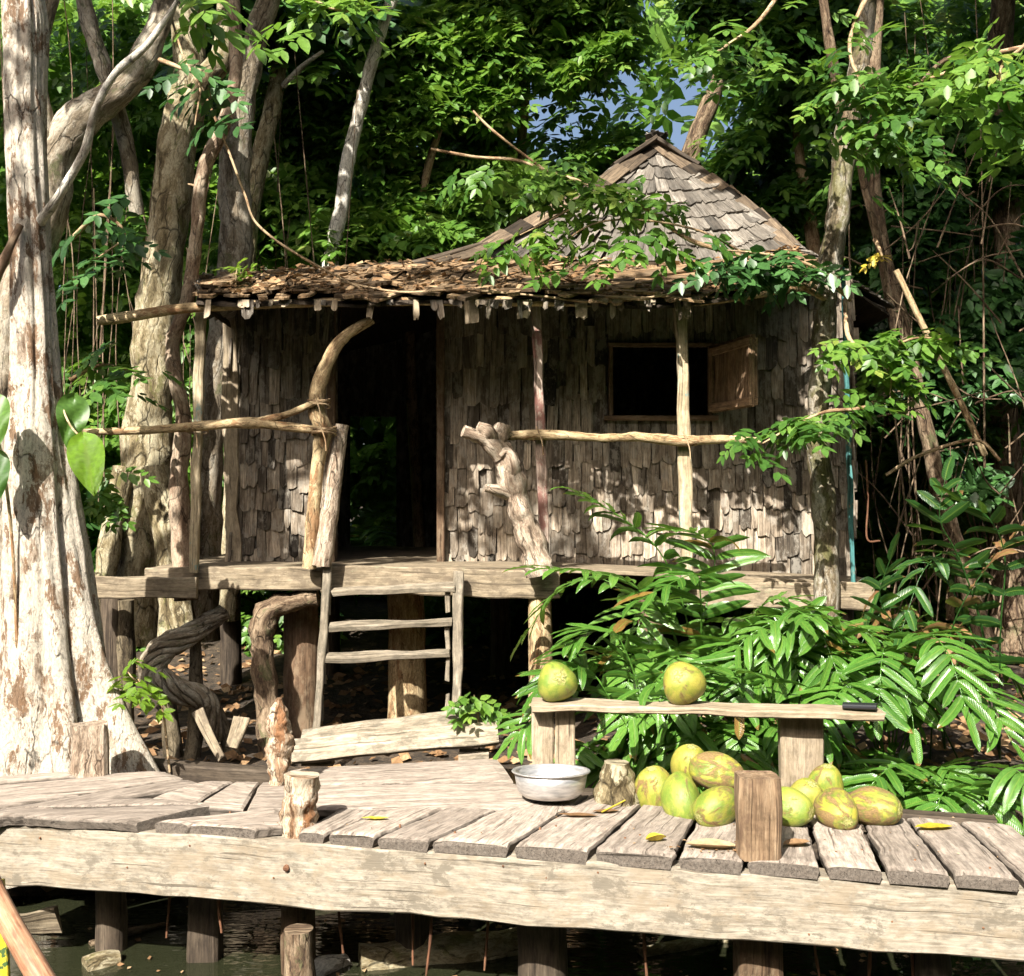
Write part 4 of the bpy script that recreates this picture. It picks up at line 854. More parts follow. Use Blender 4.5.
tb('trunk', [V(985, 640, 8.8), V(948, 520, 8.7), V(926, 430, 8.6), V(905, 330, 8.6), V(880, 230, 8.6), V(872, 120, 8.6), V(880, -40, 8.6)], [.08, .07, .06, .05, .05, .05, .05], 'barkdark', 74, 14, 7, .1, 6, T9)
tb('limb', [V(893, 330, 8.6), V(880, 250, 8.2), V(860, 160, 8.0), V(858, 60, 8.0)], [.03, .03, .025, .02], 'barkdark', 75, 10, 6, .1, 6, T9)
T10 = tree('tall dark trunk half hidden by leaves at the right edge', loc=V(1000, 600, 9.8))
tb('trunk', [V(1010, 660, 9.8), V(1003, 400, 9.8), V(1008, 240, 9.8), V(1000, 100, 9.8), V(1006, -50, 9.8)], [.16, .13, .12, .11, .1], 'barkdark', 76, 18, 7, .12, 5, T10)
T11 = tree('dark trunk seen against the sky gap above the roof', loc=V(700, 500, 13))
tb('trunk', [V(640, 640, 13), V(660, 300, 13), V(690, 160, 13), V(715, 90, 13), V(740, 20, 13), V(752, -60, 13)], [.16, .14, .12, .1, .1, .09], 'barkdark', 77, 14, 6, .1, 5, T11)
# unseen crowns of the right and back trees, shaped to shade the forest
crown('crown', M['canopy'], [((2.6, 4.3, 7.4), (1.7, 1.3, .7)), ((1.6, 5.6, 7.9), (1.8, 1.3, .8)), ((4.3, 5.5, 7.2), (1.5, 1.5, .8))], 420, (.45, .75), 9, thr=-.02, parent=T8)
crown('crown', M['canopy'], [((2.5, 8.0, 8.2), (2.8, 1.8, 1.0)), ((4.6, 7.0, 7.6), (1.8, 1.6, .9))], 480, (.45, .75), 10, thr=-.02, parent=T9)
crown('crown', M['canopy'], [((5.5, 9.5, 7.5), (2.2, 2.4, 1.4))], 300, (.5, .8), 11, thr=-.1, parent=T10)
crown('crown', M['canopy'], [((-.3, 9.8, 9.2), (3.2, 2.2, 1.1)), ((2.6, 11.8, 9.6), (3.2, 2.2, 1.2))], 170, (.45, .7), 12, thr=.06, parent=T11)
# unseen tree added to dapple the hut: airy crown left of the camera
T12 = tree('unseen slim tree added over the creek to dapple the hut', loc=(-7.2, 1.6, -.7))
tb('trunk', [(-7.4, 1.2, -1.4), (-7.0, 1.4, 1.5), (-6.4, 1.7, 4.4), (-5.0, 2.2, 6.5), (-3.0, 2.4, 7.0)], [.14, .12, .1, .06, .03], 'barkgrey', 78, 16, 7, .1, 5, T12)
crown('crown', M['canopy'], [((-4.2, 2.3, 6.7), (1.5, .8, .45)), ((-1.9, 2.4, 6.9), (1.6, .8, .45))], 40, (.3, .5), 13, thr=.0, parent=T12, fr=1.3)

# ------------------------------------------------------------------ foliage in view
def gapcut(p):   # opening between the far crowns, right of the roof peak
    x = p[0]/p[1]+.02*noise.noise((p[0]*2, p[2]*2, 1)); z = (p[2]-EZ)/p[1]+.03*noise.noise((p[0]*2, p[2]*2, 7))
    if noise.noise((p[0]*4.1, p[1]*4.1, p[2]*4.1)) > .45: return False
    core = (((x-.168)/.045)**2 + ((z-.37)/.058)**2 < 1)
    halo = ((x-.13)/.14)**2 + ((z-.36)/.11)**2 < 1
    return core or (halo and noise.noise((x*48, z*48, 3)) > -.14)
def bush(label, blobs, n_, sc, seed, mat='leaf', thr=-.05, fr=1.1, tpl=None, name='bush', cat='bush', stems=(), droop=(0, .6), tilt=.45, shell=.3, cut=None, group=None):
    c = blobs[0][0]; E = empty(name, (c[0], c[1], gz(c[0], c[1])), label, cat, group)
    for k, s in enumerate(stems): tb('stem', s[0], s[1], 'twig', 100+seed+k, 8, 6, .12, 8, E)
    crown('foliage', M[mat], blobs, n_, sc, seed, thr, fr, tpl or T5, E, droop, tilt, shell, cut); return E
def b3(px, py, Y, rx, ry, rz):  # blob by pixel centre and pixel radii at its depth
    p = V(px, py, Y); return (tuple(p), (rx/F*Y, ry, rz/F*Y))
bush('sunlit leafy tree crown hanging behind the porch roof', [b3(330, 200, 9.9, 95, .35, 75), b3(440, 160, 10.0, 100, .35, 95), b3(390, 240, 9.6, 100, .3, 38), b3(300, 130, 10.2, 60, .3, 50)], 2600, (.2, .36), 21, 'leafbright', name='leafy_tree', cat='tree', stems=[([V(420, 560, 10.3), V(410, 300, 10.2), V(425, 180, 10.1), V(450, 100, 10.1)], [.06, .05, .04, .02])])
bush('tall dense green crown behind the hut roof', [b3(520, 60, 10.7, 150, .45, 90), b3(440, 30, 10.6, 120, .4, 80), b3(590, 130, 10.8, 60, .4, 70), b3(580, 30, 10.6, 90, .4, 60)], 3400, (.2, .36), 22, 'leafbright', cut=gapcut, name='leafy_tree', cat='tree', stems=[([V(500, 560, 11), V(510, 300, 11), V(520, 160, 11), V(530, 40, 11)], [.09, .08, .06, .03])])
bush('dark spreading crown right of the sky gap', [b3(800, 60, 10.2, 90, .8, 80), b3(760, 170, 10.3, 60, .6, 60), b3(880, 130, 9.5, 90, .6, 90)], 2400, (.2, .38), 23, 'leaf', cut=gapcut, name='leafy_tree', cat='tree', stems=[([V(830, 560, 10.4), V(820, 300, 10.3), V(800, 160, 10.2), V(790, 40, 10.2)], [.08, .07, .05, .03])])
bush('bright airy crown above the left of the roof branch', [b3(450, 60, 10.0, 95, .3, 55), b3(560, 40, 10.1, 80, .3, 45), b3(400, 110, 9.9, 50, .25, 40)], 1000, (.2, .34), 27, 'leafbright', name='leafy_tree', cat='tree', thr=.0)
bush('dim crown high between the white trunk and the sky gap', [b3(640, 30, 10.6, 60, .3, 40), b3(700, 20, 10.2, 70, .3, 25)], 260, (.2, .34), 28, 'leaf', name='leafy_tree', cat='tree', thr=.05, cut=gapcut)
# the leafy branch in front of the roof
LB = empty('leafy_branch', V(820, 250, 7.0), 'leafy branch reaching across the hut roof peak', 'branch')
for k, (pts, rad) in enumerate([([V(826, 300, 6.95), V(760, 262, 6.7), V(690, 240, 6.6), V(640, 205, 6.6), V(590, 185, 6.6), V(545, 170, 6.6), V(515, 160, 6.6), V(475, 157, 6.6), V(431, 149, 6.6)], [.02, .016, .014, .013, .012, .011, .010, .010, .009]),
        ([V(545, 170, 6.6), V(515, 148, 6.6), V(490, 128, 6.6), V(473, 111, 6.6)], [.008, .008, .008, .007]), ([V(600, 190, 6.6), V(560, 215, 6.5), V(520, 235, 6.5)], [.008, .006, .003]), ([V(760, 262, 6.7), V(690, 228, 6.55), V(600, 222, 6.5), V(540, 262, 6.5)], [.008, .007, .006, .003])]):
    tb('twig', pts, rad, 'twig', 120+k, 8, 8, .12, 10, LB)
def leaf_path(pts, n_, sc, seed, mat, parent, spread=.1, tpl=None, droop=(.1, .9), name='foliage', tilt=.4, cut=None):
    rng = np.random.default_rng(seed); P = [Vector(q[:3]) for q in cr([tuple(p) for p in pts], 8)]
    C = np.array([tuple(poly_at(P, u)) for u in rng.uniform(0, 1, n_)]) + rng.normal(0, spread, (n_, 3))*np.array([1, .7, .8])
    return cloud_mesh(name, M[mat], C, quat_frames(rng, n_, droop, tilt), rng.uniform(sc[0], sc[1], n_), rng, tpl or T5, parent)
leaf_path([V(670, 205, 6.6), V(640, 190, 6.6), V(590, 180, 6.55), V(520, 170, 6.55), V(470, 178, 6.55)], 52, (.17, .26), 31, 'leafbright', LB, .07)
leaf_path([V(620, 200, 6.5), V(570, 215, 6.5), V(530, 235, 6.5), V(500, 248, 6.5)], 28, (.17, .26), 32, 'leafbright', LB, .06)
leaf_path([V(700, 245, 6.55), V(640, 232, 6.55), V(590, 250, 6.5), V(560, 270, 6.5)], 15, (.18, .28), 33, 'leafbright', LB, .06)
leaf_path([V(790, 262, 6.7), V(745, 262, 6.6), V(720, 260, 6.6)], 14, (.2, .3), 34, 'leafdark', LB, .04)
# sprigs on the right trunk
def sprig(label, pts, n_, sc, seed, mat='leafbright', spread=.07, rad=(.012, .004), droop=(.0, .6), tpl=None, name='leafy_branch', cat='branch'):
    E = empty(name, pts[0], label, cat); tb('twig', pts, [rad[0]*(1-i/(len(pts)-1))+rad[1] for i in range(len(pts))], 'twig', seed, 7, 6, .1, 9, E)
    leaf_path(pts[1:] if len(pts) > 2 else pts, n_, sc, seed, mat, E, spread, tpl, droop); return E
sprig('bright leafy twig crossing the right trunk at rail height', [V(885, 395, 6.9), V(862, 408, 6.6), V(825, 412, 6.5), V(790, 428, 6.45), V(755, 448, 6.4)], 42, (.17, .27), 201, 'leaf', .05)
sprig('sunlit leafy twig right of the mottled trunk', [V(845, 300, 6.95), V(850, 340, 6.7), V(880, 350, 6.6), V(915, 338, 6.5), V(945, 340, 6.45)], 34, (.17, .27), 202, 'leafbright', .06)
sprig('drooping leafy twig below the sunlit one', [V(870, 345, 6.7), V(890, 370, 6.6), V(890, 395, 6.6)], 14, (.16, .24), 203, 'leafbright', .05)
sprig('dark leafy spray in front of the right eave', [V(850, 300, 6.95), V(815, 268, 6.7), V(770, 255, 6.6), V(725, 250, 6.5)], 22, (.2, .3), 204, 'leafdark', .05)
sprig('long leafy bough hanging at the top right', [V(1060, 40, 6.4), V(990, 55, 6.2), V(940, 75, 6.1), V(890, 90, 6.1), V(860, 110, 6.1)], 60, (.15, .24), 205, 'leafbright', .14)
sprig('glossy bough of broad leaves over the right trunk', [V(880, -30, 6.2), V(850, 40, 6.1), V(865, 90, 6.0), V(900, 150, 6.0)], 60, (.15, .25), 206, 'leaf', .16)
sprig('bough of long leaves dipping in at the top edge right of centre', [V(800, -40, 6.4), V(760, 20, 6.2), V(720, 50, 6.1), V(690, 70, 6.1)], 40, (.15, .25), 207, 'leaf', .12)
sprig('sunny hanging leaves at the upper right corner', [V(1080, -20, 5.6), V(1030, 40, 5.5), V(1000, 70, 5.5), V(1010, 110, 5.4)], 34, (.18, .27), 208, 'leafbright', .12)
sprig('leaves hanging at the top edge above the porch roof', [V(330, -60, 6.4), V(300, -20, 6.3), V(330, 8, 6.2), V(380, 10, 6.2)], 18, (.2, .3), 209, 'leafbright', .10)
sprig('leaf cluster hanging beside the golden trunk top', [V(170, -40, 5.6), V(190, -5, 5.5), V(200, 12, 5.5)], 9, (.22, .34), 210, 'leafbright', .06)
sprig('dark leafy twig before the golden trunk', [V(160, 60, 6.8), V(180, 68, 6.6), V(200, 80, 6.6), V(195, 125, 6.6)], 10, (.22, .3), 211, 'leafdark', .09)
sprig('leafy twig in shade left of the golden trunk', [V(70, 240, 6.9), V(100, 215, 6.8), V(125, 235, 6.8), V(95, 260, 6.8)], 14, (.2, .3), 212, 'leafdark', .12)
sprig('lit leafy twig low between the left trunks', [V(70, 380, 7.0), V(100, 365, 7.0), V(130, 370, 7.0)], 14, (.2, .3), 213, 'leaf', .09)
sprig('yellowing leaf bunch near the right trunk', [V(875, 240, 7.2), V(880, 250, 7.1), V(884, 262, 7.1)], 2, (.14, .18), 214, 'yellowleaf', .02)
sprig('seedling with fresh leaves growing on the porch roof', [V(236, 290, 7.1), V(236, 278, 7.1), V(237, 268, 7.1)], 7, (.10, .16), 215, 'limeleaf', .02, (.004, .003), (-.8, .2), name='seedling', cat='seedling')
sprig('young leafy shoot at the foot of the buttress', [D(170, 772, -.1), V(160, 700, 5.9), V(135, 680, 5.7), V(128, 672, 5.7)], 8, (.16, .24), 216, 'limeleaf', .04, (.004, .003), name='seedling', cat='seedling')
sprig('small green shoot between ladder and bench', [V(480, 780, 6.3), V(478, 715, 6.3), V(474, 695, 6.3)], 9, (.14, .2), 217, 'leafbright', .04, (.004, .003), name='seedling', cat='seedling')

# forest mass behind everything
rng = np.random.default_rng(77)
def mass(name, label, n_, Yr, xr, zr, sc, seed, mat, thr, fr, cut=None, tpl=None):
    rng = np.random.default_rng(seed); out = []
    while len(out) < n_:
        Y = rng.uniform(*Yr); x = rng.uniform(*xr)*Y/12; z = rng.uniform(zr[0], zr[1])*(1 if zr[1] < 3 else Y/12)
        p = (x, Y, z)
        if noise.noise((x*fr+seed, Y*fr, z*fr*1.2)) < thr or (cut and cut(p)): continue
        out.append(p)
    C = np.array(out); o = cloud_mesh(name, M[mat], C, quat_frames(rng, n_, (0, .7), .5), rng.uniform(sc[0], sc[1], n_), rng, tpl or T5)
    return tag(o, label, 'foliage', kind='stuff')
def behind(p): return gapcut(p) or (abs(p[0]/p[1]+.127) < .05 and (p[2]-EZ)/p[1] < .12)
mass('forest_foliage', 'dark mass of rainforest leaves behind the hut', 20000, (10.8, 13.5), (-7.5, 7.5), (-.6, 6.9), (.2, .36), 31, 'leafbright', -.02, .8, behind)  # brighter leaf green stands in for light among the leaves
mass('distant_forest', 'deep rainforest far behind the near trees', 6800, (15, 20), (-7.5, 7.5), (-.4, 6.9), (.7, 1.1), 32, 'leafbright', -.25, .35, gapcut)  # leaf colour brightened to look sunlit
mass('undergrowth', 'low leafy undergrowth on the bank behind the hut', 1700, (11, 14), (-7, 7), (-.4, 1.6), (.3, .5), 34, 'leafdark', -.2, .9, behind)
bush('bush coloured as if sunlit, framed by the back doorway of the hut', [((-1.85, 14.6, 1.2), (1.0, .35, 1.3))], 260, (.3, .45), 25, 'limeleaf', thr=-.1)  # lime colour makes up for sunlight that barely reaches the bush

bush('dark thicket of leaves behind the dry stems at right', [b3(950, 400, 10.2, 110, .6, 170), b3(960, 180, 10.0, 110, .6, 120)], 2300, (.2, .36), 24, 'leaf', thr=.0, stems=[([V(950, 620, 10.4), V(955, 400, 10.4), V(945, 200, 10.3)], [.04, .03, .02])])
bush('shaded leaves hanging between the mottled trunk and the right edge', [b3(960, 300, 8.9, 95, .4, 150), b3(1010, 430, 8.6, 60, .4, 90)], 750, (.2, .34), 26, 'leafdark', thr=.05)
def bank_mass(name, label, n_, X, Y, Z, seed):  # unseen forest around the creek, added to cut low skylight
    rng = np.random.default_rng(seed); out = []
    while len(out) < n_:
        p = (rng.uniform(*X), rng.uniform(*Y), rng.uniform(*Z))
        if noise.noise((p[0]*.35+seed, p[1]*.35, p[2]*.35)) > -.25: out.append(p)
    o = cloud_mesh(name, M['canopy'], np.array(out), quat_frames(rng, n_, (0, .7), .5), rng.uniform(1.0, 1.7, n_), rng, T5); tag(o, label, 'foliage', kind='stuff')
bank_mass('sky_blocking_forest', 'unseen forest added across the creek to block low sky', 2600, (-15, 15), (-11, -8), (-1, 8.2), 51)
bank_mass('sky_blocking_forest', 'unseen forest added on the right bank to block low sky', 1500, (8.5, 11), (-8, 9), (-.5, 8.5), 52)
bank_mass('sky_blocking_forest', 'unseen forest added on the left bank to block low sky', 1300, (-12.5, -10.5), (-8, 9), (-.5, 6.0), 53)
# tangle of dry stems at right, roots, vines
mb = MB(); rr = random.Random(12)
for k in range(60):
    Y = rr.uniform(8.0, 10.8); px = rr.uniform(862, 1060); x = (px-512)/F*Y; h = rr.uniform(1.5, 4.5); z0 = rr.uniform(-.2, 1.6); lx = rr.gauss(0, .5); bx_ = rr.gauss(0, .2)
    tube(mb, [(x, Y, z0), (x+lx*.5+bx_, Y+rr.gauss(0, .1), z0+h*.5), (x+lx, Y, z0+h)], [rr.uniform(.003, .011), .006, .003], 5, 5, .05, 4, k, cap=False)
for k in range(70):
    Y = rr.uniform(7.4, 9.2); a_ = V(rr.uniform(850, 1050), rr.uniform(180, 560), Y); d = Vector((rr.uniform(-.7, .7), rr.uniform(-.2, .2), rr.uniform(-.3, .7)))
    tube(mb, [a_, a_+d*.5+Vector((0, 0, rr.uniform(-.1, .15))), a_+d], [.008, .006, .003], 5, 5, .05, 4, k, cap=False)
tag(mb.build('stem_tangle', M['barkdark']), 'tangle of thin dry stems in the shade at right', 'stems', kind='stuff')
mb = MB()
for k in range(60):
    Y = rr.uniform(8.5, 10.5); px = rr.uniform(-20, 330); x = (px-512)/F*Y; h = rr.uniform(1.5, 4); z0 = rr.uniform(.5, 3)
    tube(mb, [(x, Y, z0), (x+rr.gauss(0, .1), Y, z0+h*.5), (x+rr.gauss(0, .2), Y, z0+h)], [rr.uniform(.003, .010), .005, .003], 5, 5, .05, 4, k, cap=False)
tag(mb.build('hanging_creepers', M['barkdark']), 'thin creepers hanging in the shade among the left trunks', 'creepers', kind='stuff')
def vine(label, pts, r, seed, mat='twig', name='vine', cat='vine'):
    mb = MB(); tube(mb, pts, [r]*len(pts), 8, 8, .1, 9, seed); return tag(mb.build(name, M[mat]), label, cat)
vine('long thin vine sweeping down onto the porch roof', [V(172, 20, 7.1), V(185, 60, 7.0), V(205, 95, 6.9), V(228, 150, 6.85), V(245, 195, 6.8), (V(258, 225, 6.8)), V(300, 256, 6.8), V(360, 288, 6.82)], .008, 1)
vine('thin vine trailing along the eave of the porch', [V(342, 282, 6.85), V(400, 292, 6.8), V(460, 290, 6.8), V(540, 296, 6.8), V(600, 302, 6.8), V(690, 290, 6.8), V(760, 262, 7.0)], .007, 2)
vine('dead branch sticking up behind the right hut corner', [V(985, 455, 7.6), V(950, 380, 7.5), V(925, 330, 7.5), V(896, 270, 7.5)], .022, 3, 'pole', 'dead_branch', 'branch')
vine('rusty wire hanging below the leafy twig at right', [V(866, 460, 6.9), V(868, 500, 6.9), V(867, 538, 6.9), V(880, 541, 6.9)], .006, 4, 'rust', 'wire', 'wire')
vine('bent dry twig arching over the right thicket', [V(886, 475, 7.0), V(920, 455, 7.0), V(975, 440, 7.0), V(1000, 460, 7.0)], .011, 5, 'twig', 'dead_branch', 'branch')
# twisted root under the hut at the left
RT = empty('twisted_root', V(180, 700, 7.2), 'twisted rope like roots under the left end of the hut', 'roots')
ctr_ = [Vector(q) for q in cr([tuple(V(224, 612, 7.35)), tuple(V(190, 634, 7.15)), tuple(V(162, 650, 7.05)), tuple(V(153, 674, 7.0)), tuple(V(176, 690, 7.0)), tuple(V(206, 702, 7.1)), tuple(V(214, 740, 7.2))], 6)]
for k in range(8):
    pts = []
    for i, c in enumerate(ctr_):
        t = i/(len(ctr_)-1); d = (ctr_[min(i+1, len(ctr_)-1)]-ctr_[max(i-1, 0)]).normalized(); u_ = d.orthogonal().normalized(); w_ = d.cross(u_); an = k*math.pi/4+t*9
        rr_ = .055*(.6+.7*math.sin(math.pi*t)); pts.append(c+Vector((0, 1, 0)).cross(d).normalized()*rr_*math.cos(an)+Vector((0, 1, 0))*rr_*math.sin(an))
    tb('root', pts[::2]+[pts[-1]], [.024]*(len(pts[::2])+1), 'barkgrey', 300+k, 9, 3, .2, 14, RT)
for k, (a_, b_, s) in enumerate((((168, 690), (170, 790), .06), ((195, 640), (192, 760), .05), ((212, 700), (240, 790), .05), ((126, 600), (118, 780), .07))):
    tb('root', [V(a_[0], a_[1], 7.3), V((a_[0]+b_[0])/2+3, (a_[1]+b_[1])/2, 7.3), V(b_[0], b_[1], 7.2)], [s*.8, s, s*1.1], 'root', 320+k, 12, 6, .16, 6, RT)
def wedge(label, a_, b_, w_, seed, mat='hutbeam', name='timber_offcut'):
    mb = MB(); plank(mb, a_, b_, w_, .04, up=(.2, -1, .3), seed=seed, seg=6, w2=w_*.7, wob=.01); tag(mb.build(name, M[mat]), label, 'offcut')
wedge('pale split offcut leaning under the hut left of the stilt', V(198, 712, 6.7), V(222, 760, 6.5), .08, 1); wedge('broken offcut leaning against the forked stilt', V(241, 718, 6.9), V(232, 748, 6.8), .11, 2)
# dead leaves on the ground
rng = np.random.default_rng(9); nL = 2600; X = rng.uniform(-4, 4.5, nL); Yy = rng.uniform(5.7, 11, nL)
C = np.array([(a_, b_, gz(a_, b_)+.02) for a_, b_ in zip(X, Yy)])
o = cloud_mesh('ground_litter', M['dryleaf'], C, quat_frames(rng, nL, (-.3, .3), .35), rng.uniform(.05, .14, nL), rng, LT); tag(o, 'dry brown leaves littering the bank', 'leaf litter', kind='stuff')

# ------------------------------------------------------------------ ferns
def frond_mesh(pts, pairs, pl_, pw, seed, rachis=.006, start=.22, mat='fern', base=None, droop=.22, fwd=.1):
    rr = random.Random(seed); P = [Vector(q) for q in cr([tuple(p) for p in pts], 10)]; mb = MB()
    base = rr.uniform(.25, .8) if base is None else base
    tube(mb, P[::4]+[P[-1]], [rachis*(1-.7*i/len(P[::4])) for i in range(len(P[::4])+1)], 5, 2, .02, 5, seed, r=.45, cap=False)
    for i in range(pairs+1):
        u = start+(1-start)*i/pairs; p = poly_at(P, u); T = (poly_at(P, min(1, u+.03))-poly_at(P, max(0, u-.03))).normalized()
        sd_ = T.cross(Vector((0, 0, 1)));
        if sd_.length < .2: sd_ = Vector((1, 0, 0))
        sd_.normalize(); nr = sd_.cross(T).normalized()
        Lq = pl_*(.6+.6*math.sin(math.pi*min(1, .15+.75*i/pairs)))*rr.uniform(.72, 1.15)
        for sg in ((1, -1) if i < pairs else (0,)):
            if rr.random() < .08: continue
            a_ = math.radians(rr.uniform(68, 78)) * (1-.45*(i/pairs)**2)
            d = (T*math.cos(a_)*(1+fwd) + sd_*sg*math.sin(a_) + nr*rr.uniform(-.02, .10)) if sg else T.copy(); d.normalize()
            nn = (nr+Vector((rr.gauss(0, .16), rr.gauss(0, .16), 0))); ws = nn.cross(d).normalized(); r_ = min(.92, max(0, base+rr.uniform(-.15, .15))) if rr.random() > .02 else .97
            tip_ = rr.random() < .16
            if base > .93: r_ = rr.uniform(.94, 1)
            vs, gs, fs = [], [], []; n_ = 9; pw_ = pw*rr.uniform(.78, 1.1); q = p.copy(); dd = d.copy(); wv = rr.random()*6; dr_ = droop*rr.choice((.4, 1, 1.6, 3.2)); cv_ = rr.gauss(0, .6)
            for j in range(n_+1):
                t = j/n_; w_ = pw_*.5*min(1, (t*5+.3))*(1-max(0, (t-.66)/.34)**1.9)*.98+.001
                up = ws.cross(dd).normalized(); up = up if up.dot(nr) > 0 else -up
                rip = .10*w_*math.sin(t*22+wv)
                for k in (-1, 0, 1):
                    vs.append(q + ws*(k*w_) + up*(w_*.28*abs(k)+rip*k)); gs.append((t*Lq*4+seed*.1, k*.5, seed*.7+i))
                q = q + dd*(Lq/n_); dd = (dd + Vector((0, 0, -dr_*.22*(.4+t))) + ws*cv_*.05).normalized(); 
            for j in range(n_):
                for k in range(2): b_ = j*3+k; fs.append((b_, b_+1, b_+4, b_+3))
            mb.add(vs, fs, gs, [(.96 if tip_ and v_ >= 3*(n_-1) else r_) for v_ in range(len(vs))], True)
    return mb
def arch(root, yaw, L, h, lean=1.0):
    d = Vector((math.cos(yaw), math.sin(yaw), 0)); r_ = Vector(root)
    return [r_, r_+d*L*.18*lean+Vector((0, 0, h*.55)), r_+d*L*.5*lean+Vector((0, 0, h*.95)), r_+d*L*.85*lean+Vector((0, 0, h*.9)), r_+d*L*1.1*lean+Vector((0, 0, h*.62))]
def fern(label, root, fr_, seed, mat='fern', pl_=.26, pw=.050, pairs=13, base=None, extra=()):
    E = empty('fern', root, label, 'fern'); k = seed*50
    for f in fr_:
        k += 1; yaw, L, h = f[:3]; mb = frond_mesh(arch(root, math.radians(yaw), L, h), pairs, pl_*(.85+.3*random.Random(k).random()), pw, k, base=base, start=.25); mb.build('frond', M[mat], E)
    for pts in extra:
        k += 1; mb = frond_mesh([Vector(p) for p in pts], pairs, pl_, pw, k, base=base, start=.2); mb.build('frond', M[mat], E)
    return E
def root(px, Y): x = (px-512)/F*Y; return Vector((x, Y, gz(x, Y)))
def fan(seed, n_, y0, y1, L=(.8, 1.2), h=(.7, 1.15)):
    rr = random.Random(seed); out = []
    for i in range(n_):
        y = y0+(y1-y0)*(i+rr.uniform(.2, .8))/n_; out.append((y, rr.uniform(*L)*(1-.42*max(0, -math.sin(math.radians(y)))**2), rr.uniform(*h)))
    return out
fern('tall fern with fronds reaching up over the porch floor', root(690, 6.7), fan(1, 4, 150, 390, (.7, 1.0), (.9, 1.2)), 1, extra=[
    [root(690, 6.7), V(690, 640, 6.4), V(665, 560, 6.3), V(625, 520, 6.2), V(580, 494, 6.15)],
    [root(690, 6.7), V(680, 650, 6.3), V(640, 590, 6.1), V(590, 572, 6.0), V(535, 568, 5.9)],
    [root(690, 6.7), V(700, 660, 6.3), V(700, 590, 6.1), V(690, 575, 6.0), V(640, 600, 5.8)],
    [root(690, 6.7), V(700, 640, 6.4), V(715, 560, 6.5), V(700, 535, 6.4), V(670, 530, 6.3)]])
fern('bright fern fanning out behind the left bench support', root(650, 6.3), fan(2, 7, 185, 350, (.6, .85), (.5, .95)), 2, extra=[
    [root(640, 6.3), V(610, 700, 5.8), V(585, 668, 5.8), V(560, 672, 5.75), V(540, 690, 5.7)],
    [root(640, 6.3), V(640, 700, 5.8), V(620, 640, 5.7), V(600, 630, 5.8), V(565, 645, 5.75)]])
fern('broad fern in full sun behind the bench seat', root(740, 6.4), fan(3, 8, 185, 360, (.8, 1.15), (.65, 1.1)), 3, extra=[
    [root(740, 6.4), V(740, 720, 5.9), V(745, 680, 5.7), V(700, 668, 5.5), V(640, 690, 5.4)]])
fern('fern with an upright symmetrical frond right of the bench middle', root(810, 6.4), fan(4, 7, 190, 380, (.8, 1.1), (.7, 1.0)), 4, extra=[
    [root(810, 6.4), V(812, 720, 6.2), V(810, 670, 6.25), V(806, 632, 6.3), V(803, 612, 6.35)]])
fern('fern spilling over the right end of the bench', root(890, 6.1), fan(5, 11, 160, 370, (.7, 1.1), (.65, 1.05)), 5)
fern('fern with drooping fronds at the right edge of the deck', root(965, 5.6), fan(6, 8, 100, 330, (.7, 1.0), (.7, 1.1)), 6)
fern('fern at the far right edge of the picture', root(1035, 5.3), fan(7, 5, 150, 290, (.5, .8), (.6, .9)), 7, base=.35)
fern('low fern tucked behind the coconut pile', root(700, 5.95), fan(8, 6, 190, 350, (.45, .7), (.3, .5)), 8, pl_=.2, pw=.042)
fern('low bright fern filling the space under the bench', root(730, 6.0), fan(13, 9, 180, 360, (.5, .75), (.4, .65)), 13, pl_=.24, pw=.046)
fern('low fern just behind the aluminium bowl', root(600, 6.15), fan(14, 6, 235, 350, (.4, .55), (.3, .5)), 14, pl_=.18, pw=.042, pairs=9)
fern('fern leaning over the deck right of the bench', root(900, 5.75), fan(15, 9, 170, 350, (.55, .8), (.4, .75)), 15, pl_=.24, pw=.046)
fern('low fern hugging the deck at the right edge', root(985, 5.35), fan(16, 8, 110, 320, (.45, .7), (.3, .6)), 16, pl_=.22, pw=.044)
fern('low dark fern behind the right end of the coconut pile', root(880, 5.45), fan(9, 6, 20, 200, (.4, .6), (.28, .45)), 9, pl_=.2, pw=.042, base=.2)
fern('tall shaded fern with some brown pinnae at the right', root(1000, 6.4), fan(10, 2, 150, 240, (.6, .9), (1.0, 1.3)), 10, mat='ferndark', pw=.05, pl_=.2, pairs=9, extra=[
    [root(960, 6.4), V(930, 700, 6.3), V(905, 640, 6.2), V(880, 600, 6.1), V(890, 560, 6.0)],
    [root(1000, 6.4), V(985, 640, 6.0), V(960, 560, 5.9), V(940, 520, 5.8), V(945, 480, 5.8)],
    [root(1000, 6.4), V(1000, 640, 5.9), V(1005, 560, 5.8), V(990, 520, 5.7), V(960, 500, 5.7)]])
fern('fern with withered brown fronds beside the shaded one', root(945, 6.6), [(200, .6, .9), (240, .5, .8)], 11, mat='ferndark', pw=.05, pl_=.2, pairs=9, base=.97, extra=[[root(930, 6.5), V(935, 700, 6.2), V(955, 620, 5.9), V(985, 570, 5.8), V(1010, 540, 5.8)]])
fern('dim fern seen through the back door of the hut', (-1.7, 12.0, .2), [(200, .7, .9), (250, .7, .8), (300, .8, .9), (340, .7, 1.0)], 12, mat='ferndark')

